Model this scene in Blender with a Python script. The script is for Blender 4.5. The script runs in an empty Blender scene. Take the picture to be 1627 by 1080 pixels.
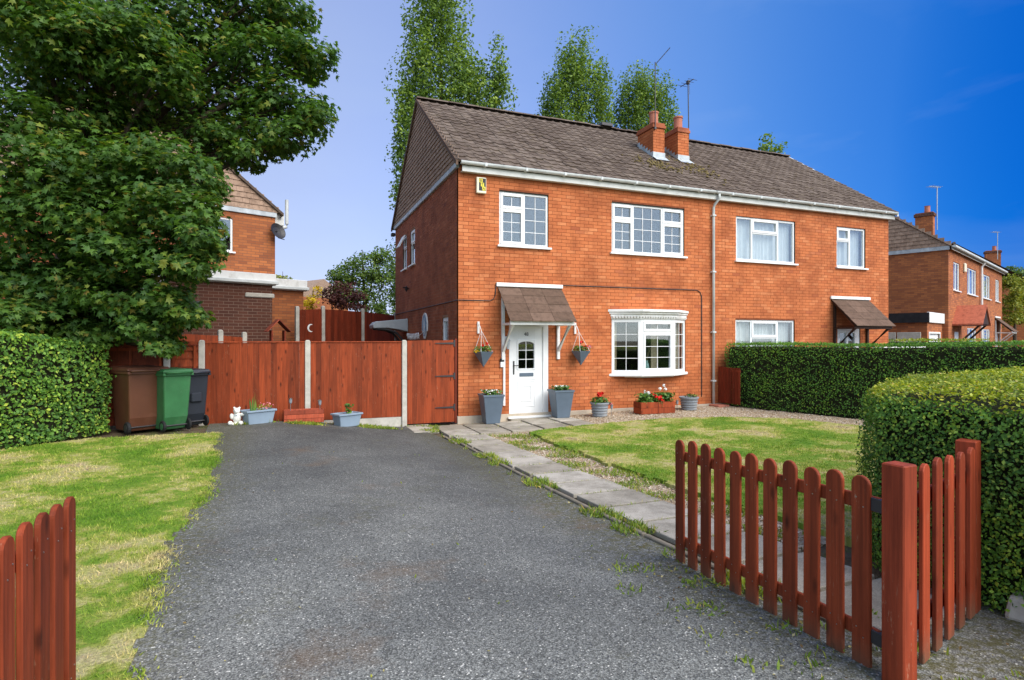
import bpy, math, random
import numpy as np
from mathutils import Vector, Matrix

# ------------------------------------------------------------------ scene, camera, sky, sun, exposure
# World frame: x runs along the house front, y goes back from the front wall, z is up; metres.
sc = bpy.context.scene
COL = sc.collection
R = math.radians
CAM = (-3.44, -11.86, 1.80)
cam_d = bpy.data.cameras.new('camera'); cam = bpy.data.objects.new('camera', cam_d); COL.objects.link(cam)
cam.location = CAM; cam.rotation_euler = (R(90), 0, R(-21.53))
cam_d.sensor_width = 36; cam_d.lens = 36 * 910 / 1627; cam_d.clip_start = 0.05; cam_d.clip_end = 2000
sc.camera = cam

SUN_AZ = Vector((0.50, -0.866)); SUN_EL = 43
world = bpy.data.worlds.new('World'); sc.world = world; world.use_nodes = True
wn = world.node_tree.nodes; wl = world.node_tree.links; wn.clear()
wo = wn.new('ShaderNodeOutputWorld'); wb = wn.new('ShaderNodeBackground'); wb.inputs[1].default_value = 0.13
sky = wn.new('ShaderNodeTexSky'); sky.sky_type = 'NISHITA'; sky.sun_disc = False
sky.sun_elevation = R(SUN_EL); sky.sun_rotation = math.atan2(SUN_AZ.x, SUN_AZ.y)
sky.air_density = 1.0; sky.dust_density = 0.7; sky.ozone_density = 3.0
# the air is milky lavender towards the left of the street and clear deep blue to the right, as in the picture
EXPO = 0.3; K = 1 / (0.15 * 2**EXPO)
wb.inputs[1].default_value = 0.15
wtc = wn.new('ShaderNodeTexCoord')
wdot = wn.new('ShaderNodeVectorMath'); wdot.operation = 'DOT_PRODUCT'
wl.new(wtc.outputs['Generated'], wdot.inputs[0]); wdot.inputs[1].default_value = (-0.96, 0.22, -0.17)
wmr = wn.new('ShaderNodeMapRange')
wmr.inputs['From Min'].default_value = -0.85; wmr.inputs['From Max'].default_value = 0.35
wl.new(wdot.outputs['Value'], wmr.inputs['Value'])
wramp = wn.new('ShaderNodeValToRGB'); cr = wramp.color_ramp; cr.interpolation = 'B_SPLINE'
sky_stops = [(0, (0, .07, .33)), (.075, (.002, .10, .37)), (.142, (.02, .14, .42)), (.30, (.105, .24, .495)), (.508, (.25, .32, .527)), (.725, (.36, .39, .545)), (.875, (.35, .36, .47))]
cr.elements.remove(cr.elements[1])
for i, (p_, c_) in enumerate(sky_stops):
    e = cr.elements[0] if i == 0 else cr.elements.new(p_); e.position = p_; e.color = (*c_, 1)
wl.new(wmr.outputs[0], wramp.inputs[0])
wgam = wn.new('ShaderNodeGamma'); wgam.inputs[1].default_value = 0.4; wl.new(sky.outputs[0], wgam.inputs[0])
wmul = wn.new('ShaderNodeMix'); wmul.data_type = 'RGBA'; wmul.blend_type = 'MULTIPLY'; wmul.inputs[0].default_value = 1
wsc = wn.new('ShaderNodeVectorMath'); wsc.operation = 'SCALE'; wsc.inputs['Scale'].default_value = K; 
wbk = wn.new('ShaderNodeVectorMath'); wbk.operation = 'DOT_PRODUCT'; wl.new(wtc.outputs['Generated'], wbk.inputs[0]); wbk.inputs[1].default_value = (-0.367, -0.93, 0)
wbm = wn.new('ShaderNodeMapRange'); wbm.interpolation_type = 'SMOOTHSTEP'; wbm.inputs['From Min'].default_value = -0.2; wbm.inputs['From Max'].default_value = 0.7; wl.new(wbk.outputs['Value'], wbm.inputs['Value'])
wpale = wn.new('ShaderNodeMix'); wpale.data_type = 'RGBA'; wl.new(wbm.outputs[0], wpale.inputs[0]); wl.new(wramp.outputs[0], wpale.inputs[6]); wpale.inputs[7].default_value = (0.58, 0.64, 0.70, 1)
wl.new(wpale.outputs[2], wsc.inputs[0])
# faint veils of high cloud
wcm = wn.new('ShaderNodeMapping'); wcm.inputs['Scale'].default_value = (1.2, 1.2, 3.5); wcm.inputs['Rotation'].default_value = (0.2, 0.5, 0.3); wl.new(wtc.outputs['Generated'], wcm.inputs[0])
wcn = wn.new('ShaderNodeTexNoise'); wcn.inputs['Scale'].default_value = 2.2; wcn.inputs['Detail'].default_value = 7; wcn.inputs['Distortion'].default_value = 0.6; wl.new(wcm.outputs[0], wcn.inputs['Vector'])
wcr = wn.new('ShaderNodeMapRange'); wcr.inputs['From Min'].default_value = 0.5; wcr.inputs['From Max'].default_value = 0.8; wcr.inputs['To Max'].default_value = 0.22; wl.new(wcn.outputs['Fac'], wcr.inputs['Value'])
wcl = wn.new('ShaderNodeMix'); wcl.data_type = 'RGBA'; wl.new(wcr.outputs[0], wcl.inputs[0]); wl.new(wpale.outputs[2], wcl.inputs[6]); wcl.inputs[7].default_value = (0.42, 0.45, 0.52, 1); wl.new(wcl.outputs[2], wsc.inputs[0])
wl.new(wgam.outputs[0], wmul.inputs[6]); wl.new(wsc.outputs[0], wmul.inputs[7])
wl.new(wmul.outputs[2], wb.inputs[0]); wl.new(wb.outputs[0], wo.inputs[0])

sun_d = bpy.data.lights.new('sun', 'SUN'); sun_d.energy = 4.2; sun_d.angle = R(58); sun_d.color = (1.0, 0.95, 0.88)
sun = bpy.data.objects.new('sun', sun_d); COL.objects.link(sun)
sd = Vector((SUN_AZ.x * math.cos(R(SUN_EL)), SUN_AZ.y * math.cos(R(SUN_EL)), math.sin(R(SUN_EL))))
sun.rotation_euler = (-sd).to_track_quat('-Z', 'Y').to_euler(); sun.location = (5, -20, 30)
sc.view_settings.view_transform = 'Standard'; sc.view_settings.look = 'None'
sc.view_settings.gamma = 1; sc.view_settings.use_curve_mapping = False
sc.view_settings.exposure = EXPO
sc.cycles.use_denoising = True; sc.cycles.max_bounces = 8; sc.cycles.transparent_max_bounces = 16

# ------------------------------------------------------------------ helpers
rng = np.random.default_rng(7); rnd = random.Random(7)

class MB:
    """collects faces for one mesh"""
    def __init__(s): s.v = []; s.f = []
    def add(s, v, f):
        o = len(s.v); s.v += [tuple(p) for p in v]; s.f += [tuple(i + o for i in q) for q in f]; return s
    def box(s, x0, x1, y0, y1, z0, z1):
        return s.add([(x0,y0,z0),(x1,y0,z0),(x1,y1,z0),(x0,y1,z0),(x0,y0,z1),(x1,y0,z1),(x1,y1,z1),(x0,y1,z1)],
                     [(0,3,2,1),(4,5,6,7),(0,1,5,4),(1,2,6,5),(2,3,7,6),(3,0,4,7)])
    def frus(s, cx, cy, z0, z1, a0, b0, a1, b1):
        return s.add([(cx-a0,cy-b0,z0),(cx+a0,cy-b0,z0),(cx+a0,cy+b0,z0),(cx-a0,cy+b0,z0),(cx-a1,cy-b1,z1),(cx+a1,cy-b1,z1),(cx+a1,cy+b1,z1),(cx-a1,cy+b1,z1)],
                     [(0,3,2,1),(4,5,6,7),(0,1,5,4),(1,2,6,5),(2,3,7,6),(3,0,4,7)])
    def prism(s, poly, d):
        """poly: list of 3D points (planar), extruded by vector d"""
        n = len(poly); p = [Vector(q) for q in poly]; d = Vector(d)
        v = p + [q + d for q in p]
        return s.add(v, [tuple(range(n - 1, -1, -1)), tuple(range(n, 2 * n))] + [(i, (i+1) % n, n + (i+1) % n, n + i) for i in range(n)])
    def tube(s, pts, r, n=8, cap=True):
        P = [Vector(p) for p in pts]; rr = r if isinstance(r, (list, tuple)) else [r] * len(P)
        o = len(s.v); up = Vector((0.3, 0.2, 1))
        for i, p in enumerate(P):
            t = (P[min(i+1, len(P)-1)] - P[max(i-1, 0)]).normalized()
            a = t.cross(up)
            if a.length < 1e-3: a = t.cross(Vector((1, 0, 0)))
            a.normalize(); b = t.cross(a)
            for k in range(n):
                q = p + (a * math.cos(2*math.pi*k/n) + b * math.sin(2*math.pi*k/n)) * rr[i]; s.v.append(tuple(q))
        for i in range(len(P) - 1):
            for k in range(n):
                s.f.append((o+i*n+k, o+i*n+(k+1)%n, o+(i+1)*n+(k+1)%n, o+(i+1)*n+k))
        if cap:
            s.f.append(tuple(o+k for k in range(n-1, -1, -1))); s.f.append(tuple(o+(len(P)-1)*n+k for k in range(n)))
        return s
    def lathe(s, prof, cx=0, cy=0, n=20, sx=1, sy=1):
        o = len(s.v)
        for r, z in prof:
            for k in range(n):
                a = 2*math.pi*k/n; s.v.append((cx + sx*r*math.cos(a), cy + sy*r*math.sin(a), z))
        for i in range(len(prof)-1):
            for k in range(n):
                s.f.append((o+i*n+k, o+i*n+(k+1)%n, o+(i+1)*n+(k+1)%n, o+(i+1)*n+k))
        s.f.append(tuple(o+k for k in range(n-1,-1,-1))); s.f.append(tuple(o+(len(prof)-1)*n+k for k in range(n)))
        return s
    def ring(s, x0, x1, z0, z1, w, y0, y1):
        s.box(x0, x0+w, y0, y1, z0, z1); s.box(x1-w, x1, y0, y1, z0, z1)
        s.box(x0+w, x1-w, y0, y1, z0, z0+w); s.box(x0+w, x1-w, y0, y1, z1-w, z1); return s
    def cells(s, x0, x1, z0, z1, holes, y0, y1):
        """a slab in the xz plane with rectangular holes"""
        xs = sorted({x0, x1, *[min(max(v, x0), x1) for h in holes for v in h[:2]]})
        zs = sorted({z0, z1, *[min(max(v, z0), z1) for h in holes for v in h[2:4]]})
        for i in range(len(xs)-1):
            j = 0
            while j < len(zs)-1:
                cx = (xs[i]+xs[i+1])/2
                free = lambda k: not any(h[0] < cx < h[1] and h[2] < (zs[k]+zs[k+1])/2 < h[3] for h in holes)
                if not free(j): j += 1; continue
                k = j
                while k+1 < len(zs)-1 and free(k+1): k += 1
                s.box(xs[i], xs[i+1], y0, y1, zs[j], zs[k+1]); j = k+1
        return s
    def build(s, name, mat, parent=None, loc=(0,0,0), rz=0, bevel=0, smooth=False, seg=1):
        me = bpy.data.meshes.new(name); me.from_pydata(s.v, [], s.f); me.update()
        return obj(name, me, mat, parent, loc, rz, bevel, smooth, seg)

def obj(name, me, mat, parent=None, loc=(0,0,0), rz=0, bevel=0, smooth=False, seg=1):
    if mat is not None and not me.materials: me.materials.append(M[mat] if isinstance(mat, str) else mat)
    o = bpy.data.objects.new(name, me); COL.objects.link(o); o.location = loc; o.rotation_euler = (0, 0, rz)
    if parent is not None: o.parent = parent
    if smooth: me.polygons.foreach_set('use_smooth', np.ones(len(me.polygons), bool))
    if bevel:
        m = o.modifiers.new('bevel', 'BEVEL'); m.width = bevel; m.segments = seg; m.limit_method = 'ANGLE'; m.angle_limit = R(40)
    return o

def tag(o, label=None, cat=None, group=None, kind=None):
    if label: o['label'] = label
    if cat: o['category'] = cat
    if group: o['group'] = group
    if kind: o['kind'] = kind
    return o

def thing(name, label, cat, loc=(0,0,0), rz=0, group=None):
    o = bpy.data.objects.new(name, None); COL.objects.link(o); o.location = loc; o.rotation_euler = (0, 0, rz)
    return tag(o, label, cat, group)

def npmesh(name, V, F):
    """V (n,3), F (m,k) arrays to a mesh"""
    me = bpy.data.meshes.new(name); V = np.asarray(V, np.float32); F = np.asarray(F, np.int32)
    me.vertices.add(len(V)); me.vertices.foreach_set('co', V.ravel())
    k = F.shape[1]; me.loops.add(F.size); me.loops.foreach_set('vertex_index', F.ravel())
    me.polygons.add(len(F)); me.polygons.foreach_set('loop_start', np.arange(0, F.size, k, dtype=np.int32))
    me.polygons.foreach_set('loop_total', np.full(len(F), k, np.int32)); me.polygons.foreach_set('use_smooth', np.zeros(len(F), bool)); me.update(calc_edges=True); return me

def scatter(tv, tf, pos, rot, scale):
    tv = np.asarray(tv, float); tf = np.asarray(tf, int); N = len(pos)
    sc_ = np.asarray(scale, float).reshape(N, 1, -1)
    V = np.einsum('nij,nkj->nki', rot, tv[None] * sc_) + np.asarray(pos)[:, None, :]
    F = tf[None] + (np.arange(N) * len(tv))[:, None, None]
    return V.reshape(-1, 3), F.reshape(-1, tf.shape[1])

def frames(nrm, spin=None):
    """rotation matrices whose z axis is nrm, with random spin"""
    n = nrm / np.linalg.norm(nrm, axis=1, keepdims=True); N = len(n)
    a = np.where(np.abs(n[:, 2:3]) < 0.9, np.array([[0, 0, 1.]]), np.array([[1., 0, 0]]))
    x = np.cross(a, n); x /= np.linalg.norm(x, axis=1, keepdims=True); y = np.cross(n, x)
    t = rng.uniform(0, 2*np.pi, N) if spin is None else spin
    c, s = np.cos(t)[:, None], np.sin(t)[:, None]
    return np.stack([x*c + y*s, -x*s + y*c, n], axis=2)

def smooth01(a, b, x):
    q = np.clip((x - a) / (b - a), 0, 1); return q*q*(3 - 2*q)

def ground(s, u):
    s = np.asarray(s, float); u = np.asarray(u, float)
    B = np.clip((-u - 1) / 9.2, 0, 1)**2; A = 1 - smooth01(-4.0, -0.8, s)
    return 0.26*(1 - (1-A)*(1-B)) + 0.11*smooth01(0, 5, s)*(1-B)
def gz(s, u): return float(ground(s, u))

def from_cam(X, Y):
    a = R(21.53); return (CAM[0] + math.cos(a)*X + math.sin(a)*Y, CAM[1] - math.sin(a)*X + math.cos(a)*Y)
def at(px, py, d):
    """a point seen at a pixel of the photograph, d metres away along the view axis"""
    x, y = from_cam((px - 813.5)/910*d, d); return (x, y, CAM[2] - (py - 540)/910*d)

# ------------------------------------------------------------------ materials
M = {}
class Mat:
    def __init__(s, name):
        s.m = bpy.data.materials.new(name); s.m.use_nodes = True; M[name] = s.m
        s.n = s.m.node_tree.nodes; s.l = s.m.node_tree.links
        s.p = s.n['Principled BSDF']; s.out = s.n['Material Output']
    def node(s, t, **k):
        n = s.n.new(t)
        for a, b in k.items(): setattr(n, a, b)
        return n
    def link(s, a, b): s.l.new(a, b)
    def coord(s, scale=(1,1,1), kind='Object'):
        tc = s.node('ShaderNodeTexCoord'); mp = s.node('ShaderNodeMapping'); mp.inputs['Scale'].default_value = scale
        s.link(tc.outputs[kind], mp.inputs[0]); return mp.outputs[0]
    def world(s, scale=(1,1,1)):
        g = s.node('ShaderNodeNewGeometry'); mp = s.node('ShaderNodeMapping'); mp.inputs['Scale'].default_value = scale
        s.link(g.outputs['Position'], mp.inputs[0]); return mp.outputs[0]
    def noise(s, vec, scale, detail=4, rough=0.55):
        n = s.node('ShaderNodeTexNoise'); n.inputs['Scale'].default_value = scale; n.inputs['Detail'].default_value = detail
        n.inputs['Roughness'].default_value = rough; s.link(vec, n.inputs['Vector']); return n.outputs['Fac']
    def ramp(s, fac, stops):
        r = s.node('ShaderNodeValToRGB'); e = r.color_ramp.elements
        while len(e) > 1: e.remove(e[0])
        e[0].position = stops[0][0]; e[0].color = (*stops[0][1], 1)
        for p, c in stops[1:]:
            q = e.new(p); q.color = (*c, 1)
        s.link(fac, r.inputs[0]); return r.outputs[0]
    def mix(s, fac, a, b, mode='MIX'):
        m = s.node('ShaderNodeMix', data_type='RGBA', blend_type=mode)
        for i, v in ((0, fac), (6, a), (7, b)):
            if hasattr(v, 'is_linked'): s.link(v, m.inputs[i])
            else: m.inputs[i].default_value = v if not isinstance(v, tuple) else (*v, 1)
        return m.outputs[2]
    def math(s, op, a, b=0.0):
        m = s.node('ShaderNodeMath', operation=op)
        for i, v in ((0, a), (1, b)):
            if hasattr(v, 'is_linked'): s.link(v, m.inputs[i])
            else: m.inputs[i].default_value = v
        return m.outputs[0]
    def rand(s):
        """one number per piece: islands of a joined mesh or separate objects"""
        g = s.node('ShaderNodeNewGeometry'); o = s.node('ShaderNodeObjectInfo')
        return s.math('FRACT', s.math('ADD', g.outputs['Random Per Island'], o.outputs['Random']))
    def bump(s, h, strength=0.3, dist=0.01):
        b = s.node('ShaderNodeBump'); b.inputs['Strength'].default_value = strength; b.inputs['Distance'].default_value = dist
        s.link(h, b.inputs['Height']); s.link(b.outputs[0], s.p.inputs['Normal'])
    def base(s, c):
        if hasattr(c, 'is_linked'): s.link(c, s.p.inputs['Base Color'])
        else: s.p.inputs['Base Color'].default_value = (*c, 1)
    def set(s, rough=0.6, spec=0.4, metal=0):
        s.p.inputs['Roughness'].default_value = rough; s.p.inputs['Specular IOR Level'].default_value = spec; s.p.inputs['Metallic'].default_value = metal; return s

def plain(name, c, rough=0.5, spec=0.4, var=0.12, scale=6, bump=0.0, metal=0, dirt=None):
    m = Mat(name).set(rough, spec, metal); v = m.coord()
    n = m.noise(v, scale, 5)
    col = m.ramp(n, [(0.3, tuple(x*(1-var) for x in c)), (0.7, tuple(min(1, x*(1+var)) for x in c))])
    if dirt:
        n2 = m.noise(v, scale*0.6, 6, 0.7); col = m.mix(m.ramp(n2, [(0.5, (0,0,0)), (0.75, (0.7,0.7,0.7))]), col, dirt)
    m.base(col)
    if bump: m.bump(m.noise(v, scale*12, 3), bump, 0.004)
    return m

def brick_mat(name, lo, mid, hi, dark):
    m = Mat(name).set(0.85, 0.2); v = m.world()
    r = m.rand(); col = m.ramp(r, [(0.0, lo), (0.3, mid), (0.7, mid), (0.95, hi), (1.0, dark)])
    n = m.noise(v, 1.7, 6, 0.65); col = m.mix(m.ramp(n, [(0.44, (0,0,0)), (0.64, (0.85,0.85,0.85))]), col, tuple(x*0.72 for x in lo))
    st = m.noise(m.world((7, 7, .55)), 1.0, 5, .6); col = m.mix(m.ramp(st, [(0.56, (0, 0, 0)), (0.74, (0.5, 0.5, 0.5))]), col, tuple(x*0.55 for x in lo))
    n2 = m.noise(v, 60, 3); col = m.mix(0.35, col, m.mix(1.0, col, m.ramp(n2, [(0.3, (0.6,0.6,0.6)), (0.7, (1.25,1.25,1.25))]), 'MULTIPLY'))
    m.base(col); m.bump(n2, 0.2, 0.002)
brick_mat('brick', (0.48, 0.135, 0.048), (0.56, 0.170, 0.060), (0.63, 0.225, 0.09), (0.38, 0.10, 0.042))
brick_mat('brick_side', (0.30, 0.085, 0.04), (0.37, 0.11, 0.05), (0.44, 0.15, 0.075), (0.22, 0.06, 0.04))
plain('mortar', (0.23, 0.068, 0.03), 0.95, 0.1, 0.25, 8, 0.3)
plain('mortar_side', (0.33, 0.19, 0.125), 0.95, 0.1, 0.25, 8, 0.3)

def brick_tex(name, c1, c2, mort, w=0.235, h=0.079, rough=0.9):
    """far walls: bricks too small to pick apart"""
    m = Mat(name).set(rough, 0.2); tc = m.node('ShaderNodeTexCoord'); sep = m.node('ShaderNodeSeparateXYZ'); m.link(tc.outputs['Object'], sep.inputs[0])
    g = m.node('ShaderNodeNewGeometry'); vt = m.node('ShaderNodeVectorTransform', vector_type='NORMAL', convert_from='WORLD', convert_to='OBJECT'); m.link(g.outputs['True Normal'], vt.inputs[0])
    sn = m.node('ShaderNodeSeparateXYZ'); m.link(vt.outputs[0], sn.inputs[0])
    side = m.math('GREATER_THAN', m.math('ABSOLUTE', sn.outputs[0]), 0.5)
    xx = m.math('ADD', m.math('MULTIPLY', sep.outputs[0], m.math('SUBTRACT', 1.0, side)), m.math('MULTIPLY', sep.outputs[1], side))
    cb = m.node('ShaderNodeCombineXYZ'); m.link(xx, cb.inputs[0]); m.link(sep.outputs[2], cb.inputs[1])
    b = m.node('ShaderNodeTexBrick'); m.link(cb.outputs[0], b.inputs['Vector'])
    b.inputs['Scale'].default_value = 1; b.inputs['Brick Width'].default_value = w; b.inputs['Row Height'].default_value = h; b.inputs['Mortar Size'].default_value = 0.006
    b.inputs['Color1'].default_value = (*c1, 1); b.inputs['Color2'].default_value = (*c2, 1); b.inputs['Mortar'].default_value = (*mort, 1)
    n = m.noise(m.world(), 0.9, 4); m.base(m.mix(m.ramp(n, [(0.35, (0,0,0)), (0.7, (0.5,0.5,0.5))]), b.outputs['Color'], tuple(x*0.65 for x in c1)))
    m.bump(m.math('SUBTRACT', 1.0, b.outputs['Fac']), 0.5, 0.006)
brick_tex('brick_far', (0.50, 0.17, 0.06), (0.26, 0.085, 0.04), (0.17, 0.09, 0.06))
brick_tex('brick_brown', (0.13, 0.05, 0.032), (0.085, 0.036, 0.026), (0.24, 0.16, 0.12))

def tile_mat(name, a, b, c, lichen=0.25):
    m = Mat(name).set(0.9, 0.2); v = m.world(); r = m.rand()
    col = m.ramp(r, [(0, a), (0.5, b), (1, c)])
    n = m.noise(v, 9, 6, 0.7); col = m.mix(m.ramp(n, [(0.45, (0,0,0)), (0.75, (0.8,0.8,0.8))]), col, tuple(x*0.42 for x in a))
    n2 = m.noise(v, 3.0, 6, 0.75); col = m.mix(m.ramp(n2, [(0.56, (0,0,0)), (0.72, (lichen*2,)*3)]), col, (0.24, 0.19, 0.12))
    m.base(col); m.bump(m.noise(v, 40, 4), 0.5, 0.008)
tile_mat('roof_tile', (0.105, 0.076, 0.058), (0.14, 0.104, 0.08), (0.185, 0.142, 0.112))
tile_mat('gable_tile', (0.30, 0.20, 0.14), (0.36, 0.245, 0.175), (0.41, 0.28, 0.20), 0.1)
tile_mat('red_tile', (0.42, 0.10, 0.06), (0.48, 0.13, 0.07), (0.5, 0.16, 0.09), 0.05)
tile_mat('canopy_tile', (0.12, 0.075, 0.052), (0.14, 0.088, 0.062), (0.165, 0.105, 0.075), 0.05)
plain('under_roof', (0.03, 0.025, 0.02), 0.9, 0.1)
plain('white_plastic', (0.82, 0.82, 0.81), 0.35, 0.45, 0.02, 3)
plain('white_paint', (0.78, 0.77, 0.74), 0.55, 0.3, 0.05, 6, 0.1, dirt=(0.45, 0.43, 0.38))
plain('fascia', (0.68, 0.68, 0.64), 0.5, 0.3, 0.08, 3, dirt=(0.38, 0.38, 0.33))
plain('gutter', (0.60, 0.62, 0.60), 0.5, 0.4, 0.1, 3, dirt=(0.30, 0.31, 0.28))
plain('lead', (0.42, 0.46, 0.48), 0.5, 0.4, 0.25, 5, 0.2)
plain('grey_pvc', (0.40, 0.43, 0.45), 0.45, 0.4, 0.08)
plain('black', (0.012, 0.012, 0.014), 0.5, 0.4, 0.1)
plain('iron', (0.03, 0.028, 0.03), 0.5, 0.5, 0.2)
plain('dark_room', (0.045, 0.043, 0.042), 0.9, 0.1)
plain('curtain', (0.80, 0.80, 0.82), 0.9, 0.1, 0.06, 9)
plain('cream_curtain', (0.62, 0.50, 0.36), 0.9, 0.1, 0.1, 9)
plain('concrete', (0.48, 0.45, 0.39), 0.9, 0.15, 0.16, 7, 0.4, dirt=(0.27, 0.26, 0.2))
plain('kerb_stone', (0.20, 0.17, 0.13), 0.9, 0.15, 0.3, 6, 0.4, dirt=(0.09, 0.085, 0.05))
plain('plinth', (0.52, 0.44, 0.34), 0.9, 0.15, 0.12, 4, 0.3, dirt=(0.3, 0.25, 0.18))
plain('terracotta', (0.45, 0.17, 0.11), 0.8, 0.2, 0.12, 5, 0.2)
plain('slate_planter', (0.105, 0.14, 0.18), 0.45, 0.4, 0.1, 3)
plain('blue_trough', (0.24, 0.31, 0.38), 0.4, 0.4, 0.1, 3)
plain('grey_pot', (0.24, 0.26, 0.28), 0.55, 0.35, 0.12, 6, dirt=(0.36, 0.35, 0.33))
plain('bin_brown', (0.115, 0.042, 0.022), 0.42, 0.45, 0.12, 3, dirt=(0.18, 0.08, 0.05))
plain('bin_green', (0.035, 0.145, 0.05), 0.5, 0.35, 0.15, 4, dirt=(0.10, 0.19, 0.10))
plain('bin_black', (0.022, 0.026, 0.034), 0.42, 0.45, 0.1, 3)
plain('rubber', (0.015, 0.015, 0.015), 0.7, 0.3)
plain('soil', (0.075, 0.052, 0.035), 0.95, 0.1, 0.4, 10, 0.6)
plain('bark', (0.075, 0.055, 0.04), 0.95, 0.1, 0.35, 10, 0.8)
plain('statue', (0.74, 0.72, 0.66), 0.7, 0.3, 0.1, 14, 0.2, dirt=(0.45, 0.46, 0.38))
plain('yellow_sign', (0.75, 0.62, 0.03), 0.4, 0.4, 0.04)
plain('alarm_cover', (0.78, 0.73, 0.55), 0.45, 0.4, 0.05)
plain('mosaic_blue', (0.14, 0.30, 0.45), 0.3, 0.5, 0.6, 9)
plain('steel', (0.5, 0.5, 0.5), 0.3, 0.5, 0.1, metal=1)
plain('black_felt', (0.025, 0.025, 0.028), 0.85, 0.2, 0.3, 4)
plain('vase', (0.30, 0.48, 0.47), 0.3, 0.5, 0.05)
plain('twig', (0.30, 0.24, 0.17), 0.8, 0.2)
plain('flower_red', (0.62, 0.018, 0.012), 0.6, 0.2, 0.2)
plain('flower_white', (0.82, 0.80, 0.76), 0.6, 0.2, 0.05)
plain('flower_pink', (0.70, 0.24, 0.30), 0.6, 0.2, 0.2)
plain('pale_stone', (0.48, 0.44, 0.38), 0.9, 0.2, 0.2, 12, 0.4)

def wood(name, c, knots=0.5, dirty=False):
    """stained softwood: streaky grain along z, knots, each board its own shade"""
    m = Mat(name).set(0.65, 0.22); tc = m.node('ShaderNodeTexCoord'); r = m.rand()
    cb = m.node('ShaderNodeCombineXYZ'); m.link(m.math('MULTIPLY', r, 53.0), cb.inputs[0]); m.link(m.math('MULTIPLY', r, 31.0), cb.inputs[2])
    ad = m.node('ShaderNodeVectorMath', operation='ADD'); m.link(tc.outputs['Object'], ad.inputs[0]); m.link(cb.outputs[0], ad.inputs[1])
    def stretched(sx, sz):
        mp = m.node('ShaderNodeMapping'); mp.inputs['Scale'].default_value = (sx, sx, sz); m.link(ad.outputs[0], mp.inputs[0]); return mp.outputs[0]
    n = m.noise(stretched(60, 1.6), 1.0, 6, 0.6); n2 = m.noise(stretched(9, 1.1), 1.0, 5, 0.65)
    col = m.ramp(n, [(0.30, tuple(x*0.62 for x in c)), (0.5, c), (0.72, tuple(min(1, x*1.28) for x in c))])
    col = m.mix(m.ramp(n2, [(0.36, (0.55, 0.55, 0.55)), (0.56, (0, 0, 0))]), col, tuple(x*0.42 for x in c))
    col = m.mix(1.0, col, m.ramp(r, [(0, (0.68, 0.68, 0.70)), (0.5, (1, 1, 1)), (1, (1.18, 1.15, 1.12))]), 'MULTIPLY')
    sp = m.node('ShaderNodeTexVoronoi'); sp.inputs['Scale'].default_value = 1.0; m.link(stretched(9, 3.6), sp.inputs['Vector'])
    col = m.mix(m.ramp(sp.outputs['Distance'], [(0.06, (knots,)*3), (0.22, (0, 0, 0))]), col, tuple(x*0.16 for x in c))
    wr = m.noise(stretched(70, 14), 1.0, 4, 0.7); wr2 = m.noise(stretched(6, 3), 1.0, 4)
    col = m.mix(m.math('MULTIPLY', m.ramp(wr, [(0.60, (0, 0, 0)), (0.66, (0.7, 0.7, 0.7))]), m.ramp(wr2, [(0.5, (0, 0, 0)), (0.66, (1, 1, 1))])), col, (0.42, 0.24, 0.15))
    if dirty:
        sz = m.node('ShaderNodeSeparateXYZ'); m.link(tc.outputs['Object'], sz.inputs[0]); dn = m.noise(stretched(14, 9), 1.0, 5, 0.7)
        mr = m.node('ShaderNodeMapRange'); mr.inputs['From Min'].default_value = 0.22; mr.inputs['From Max'].default_value = 0.0; m.link(m.math('ADD', sz.outputs[2], m.math('MULTIPLY', dn, 0.12)), mr.inputs['Value'])
        col = m.mix(m.math('MULTIPLY', mr.outputs[0], 0.85), col, (0.16, 0.10, 0.06))
    m.base(col); m.bump(n, 0.4, 0.004)
wood('fence_wood', (0.285, 0.052, 0.015), 0.85)
wood('fence_dark', (0.21, 0.034, 0.013), 0.4)
wood('picket_wood', (0.26, 0.046, 0.015), 0.85, True)
wood('post_wood', (0.34, 0.054, 0.019), 0.7, True)
wood('trough_wood', (0.38, 0.075, 0.035), 0.4)
wood('brown_wood', (0.055, 0.028, 0.018), 0.2)

# glass: transparent, with the mirror strength of a double pane
m = Mat('glass'); m.n.remove(m.p)
tr = m.node('ShaderNodeBsdfTransparent'); tr.inputs[0].default_value = (0.90, 0.93, 0.92, 1)
gl = m.node('ShaderNodeBsdfGlossy'); gl.inputs['Roughness'].default_value = 0.015; gl.inputs[0].default_value = (0.95, 0.97, 1, 1)
lw = m.node('ShaderNodeLayerWeight'); lw.inputs[0].default_value = 0.5; mx = m.node('ShaderNodeMixShader')
fac = m.math('ADD', m.math('MULTIPLY', m.math('POWER', lw.outputs['Facing'], 4.0), 0.75), 0.16)
m.link(fac, mx.inputs[0]); m.link(tr.outputs[0], mx.inputs[1]); m.link(gl.outputs[0], mx.inputs[2]); m.link(mx.outputs[0], m.out.inputs[0])

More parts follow.
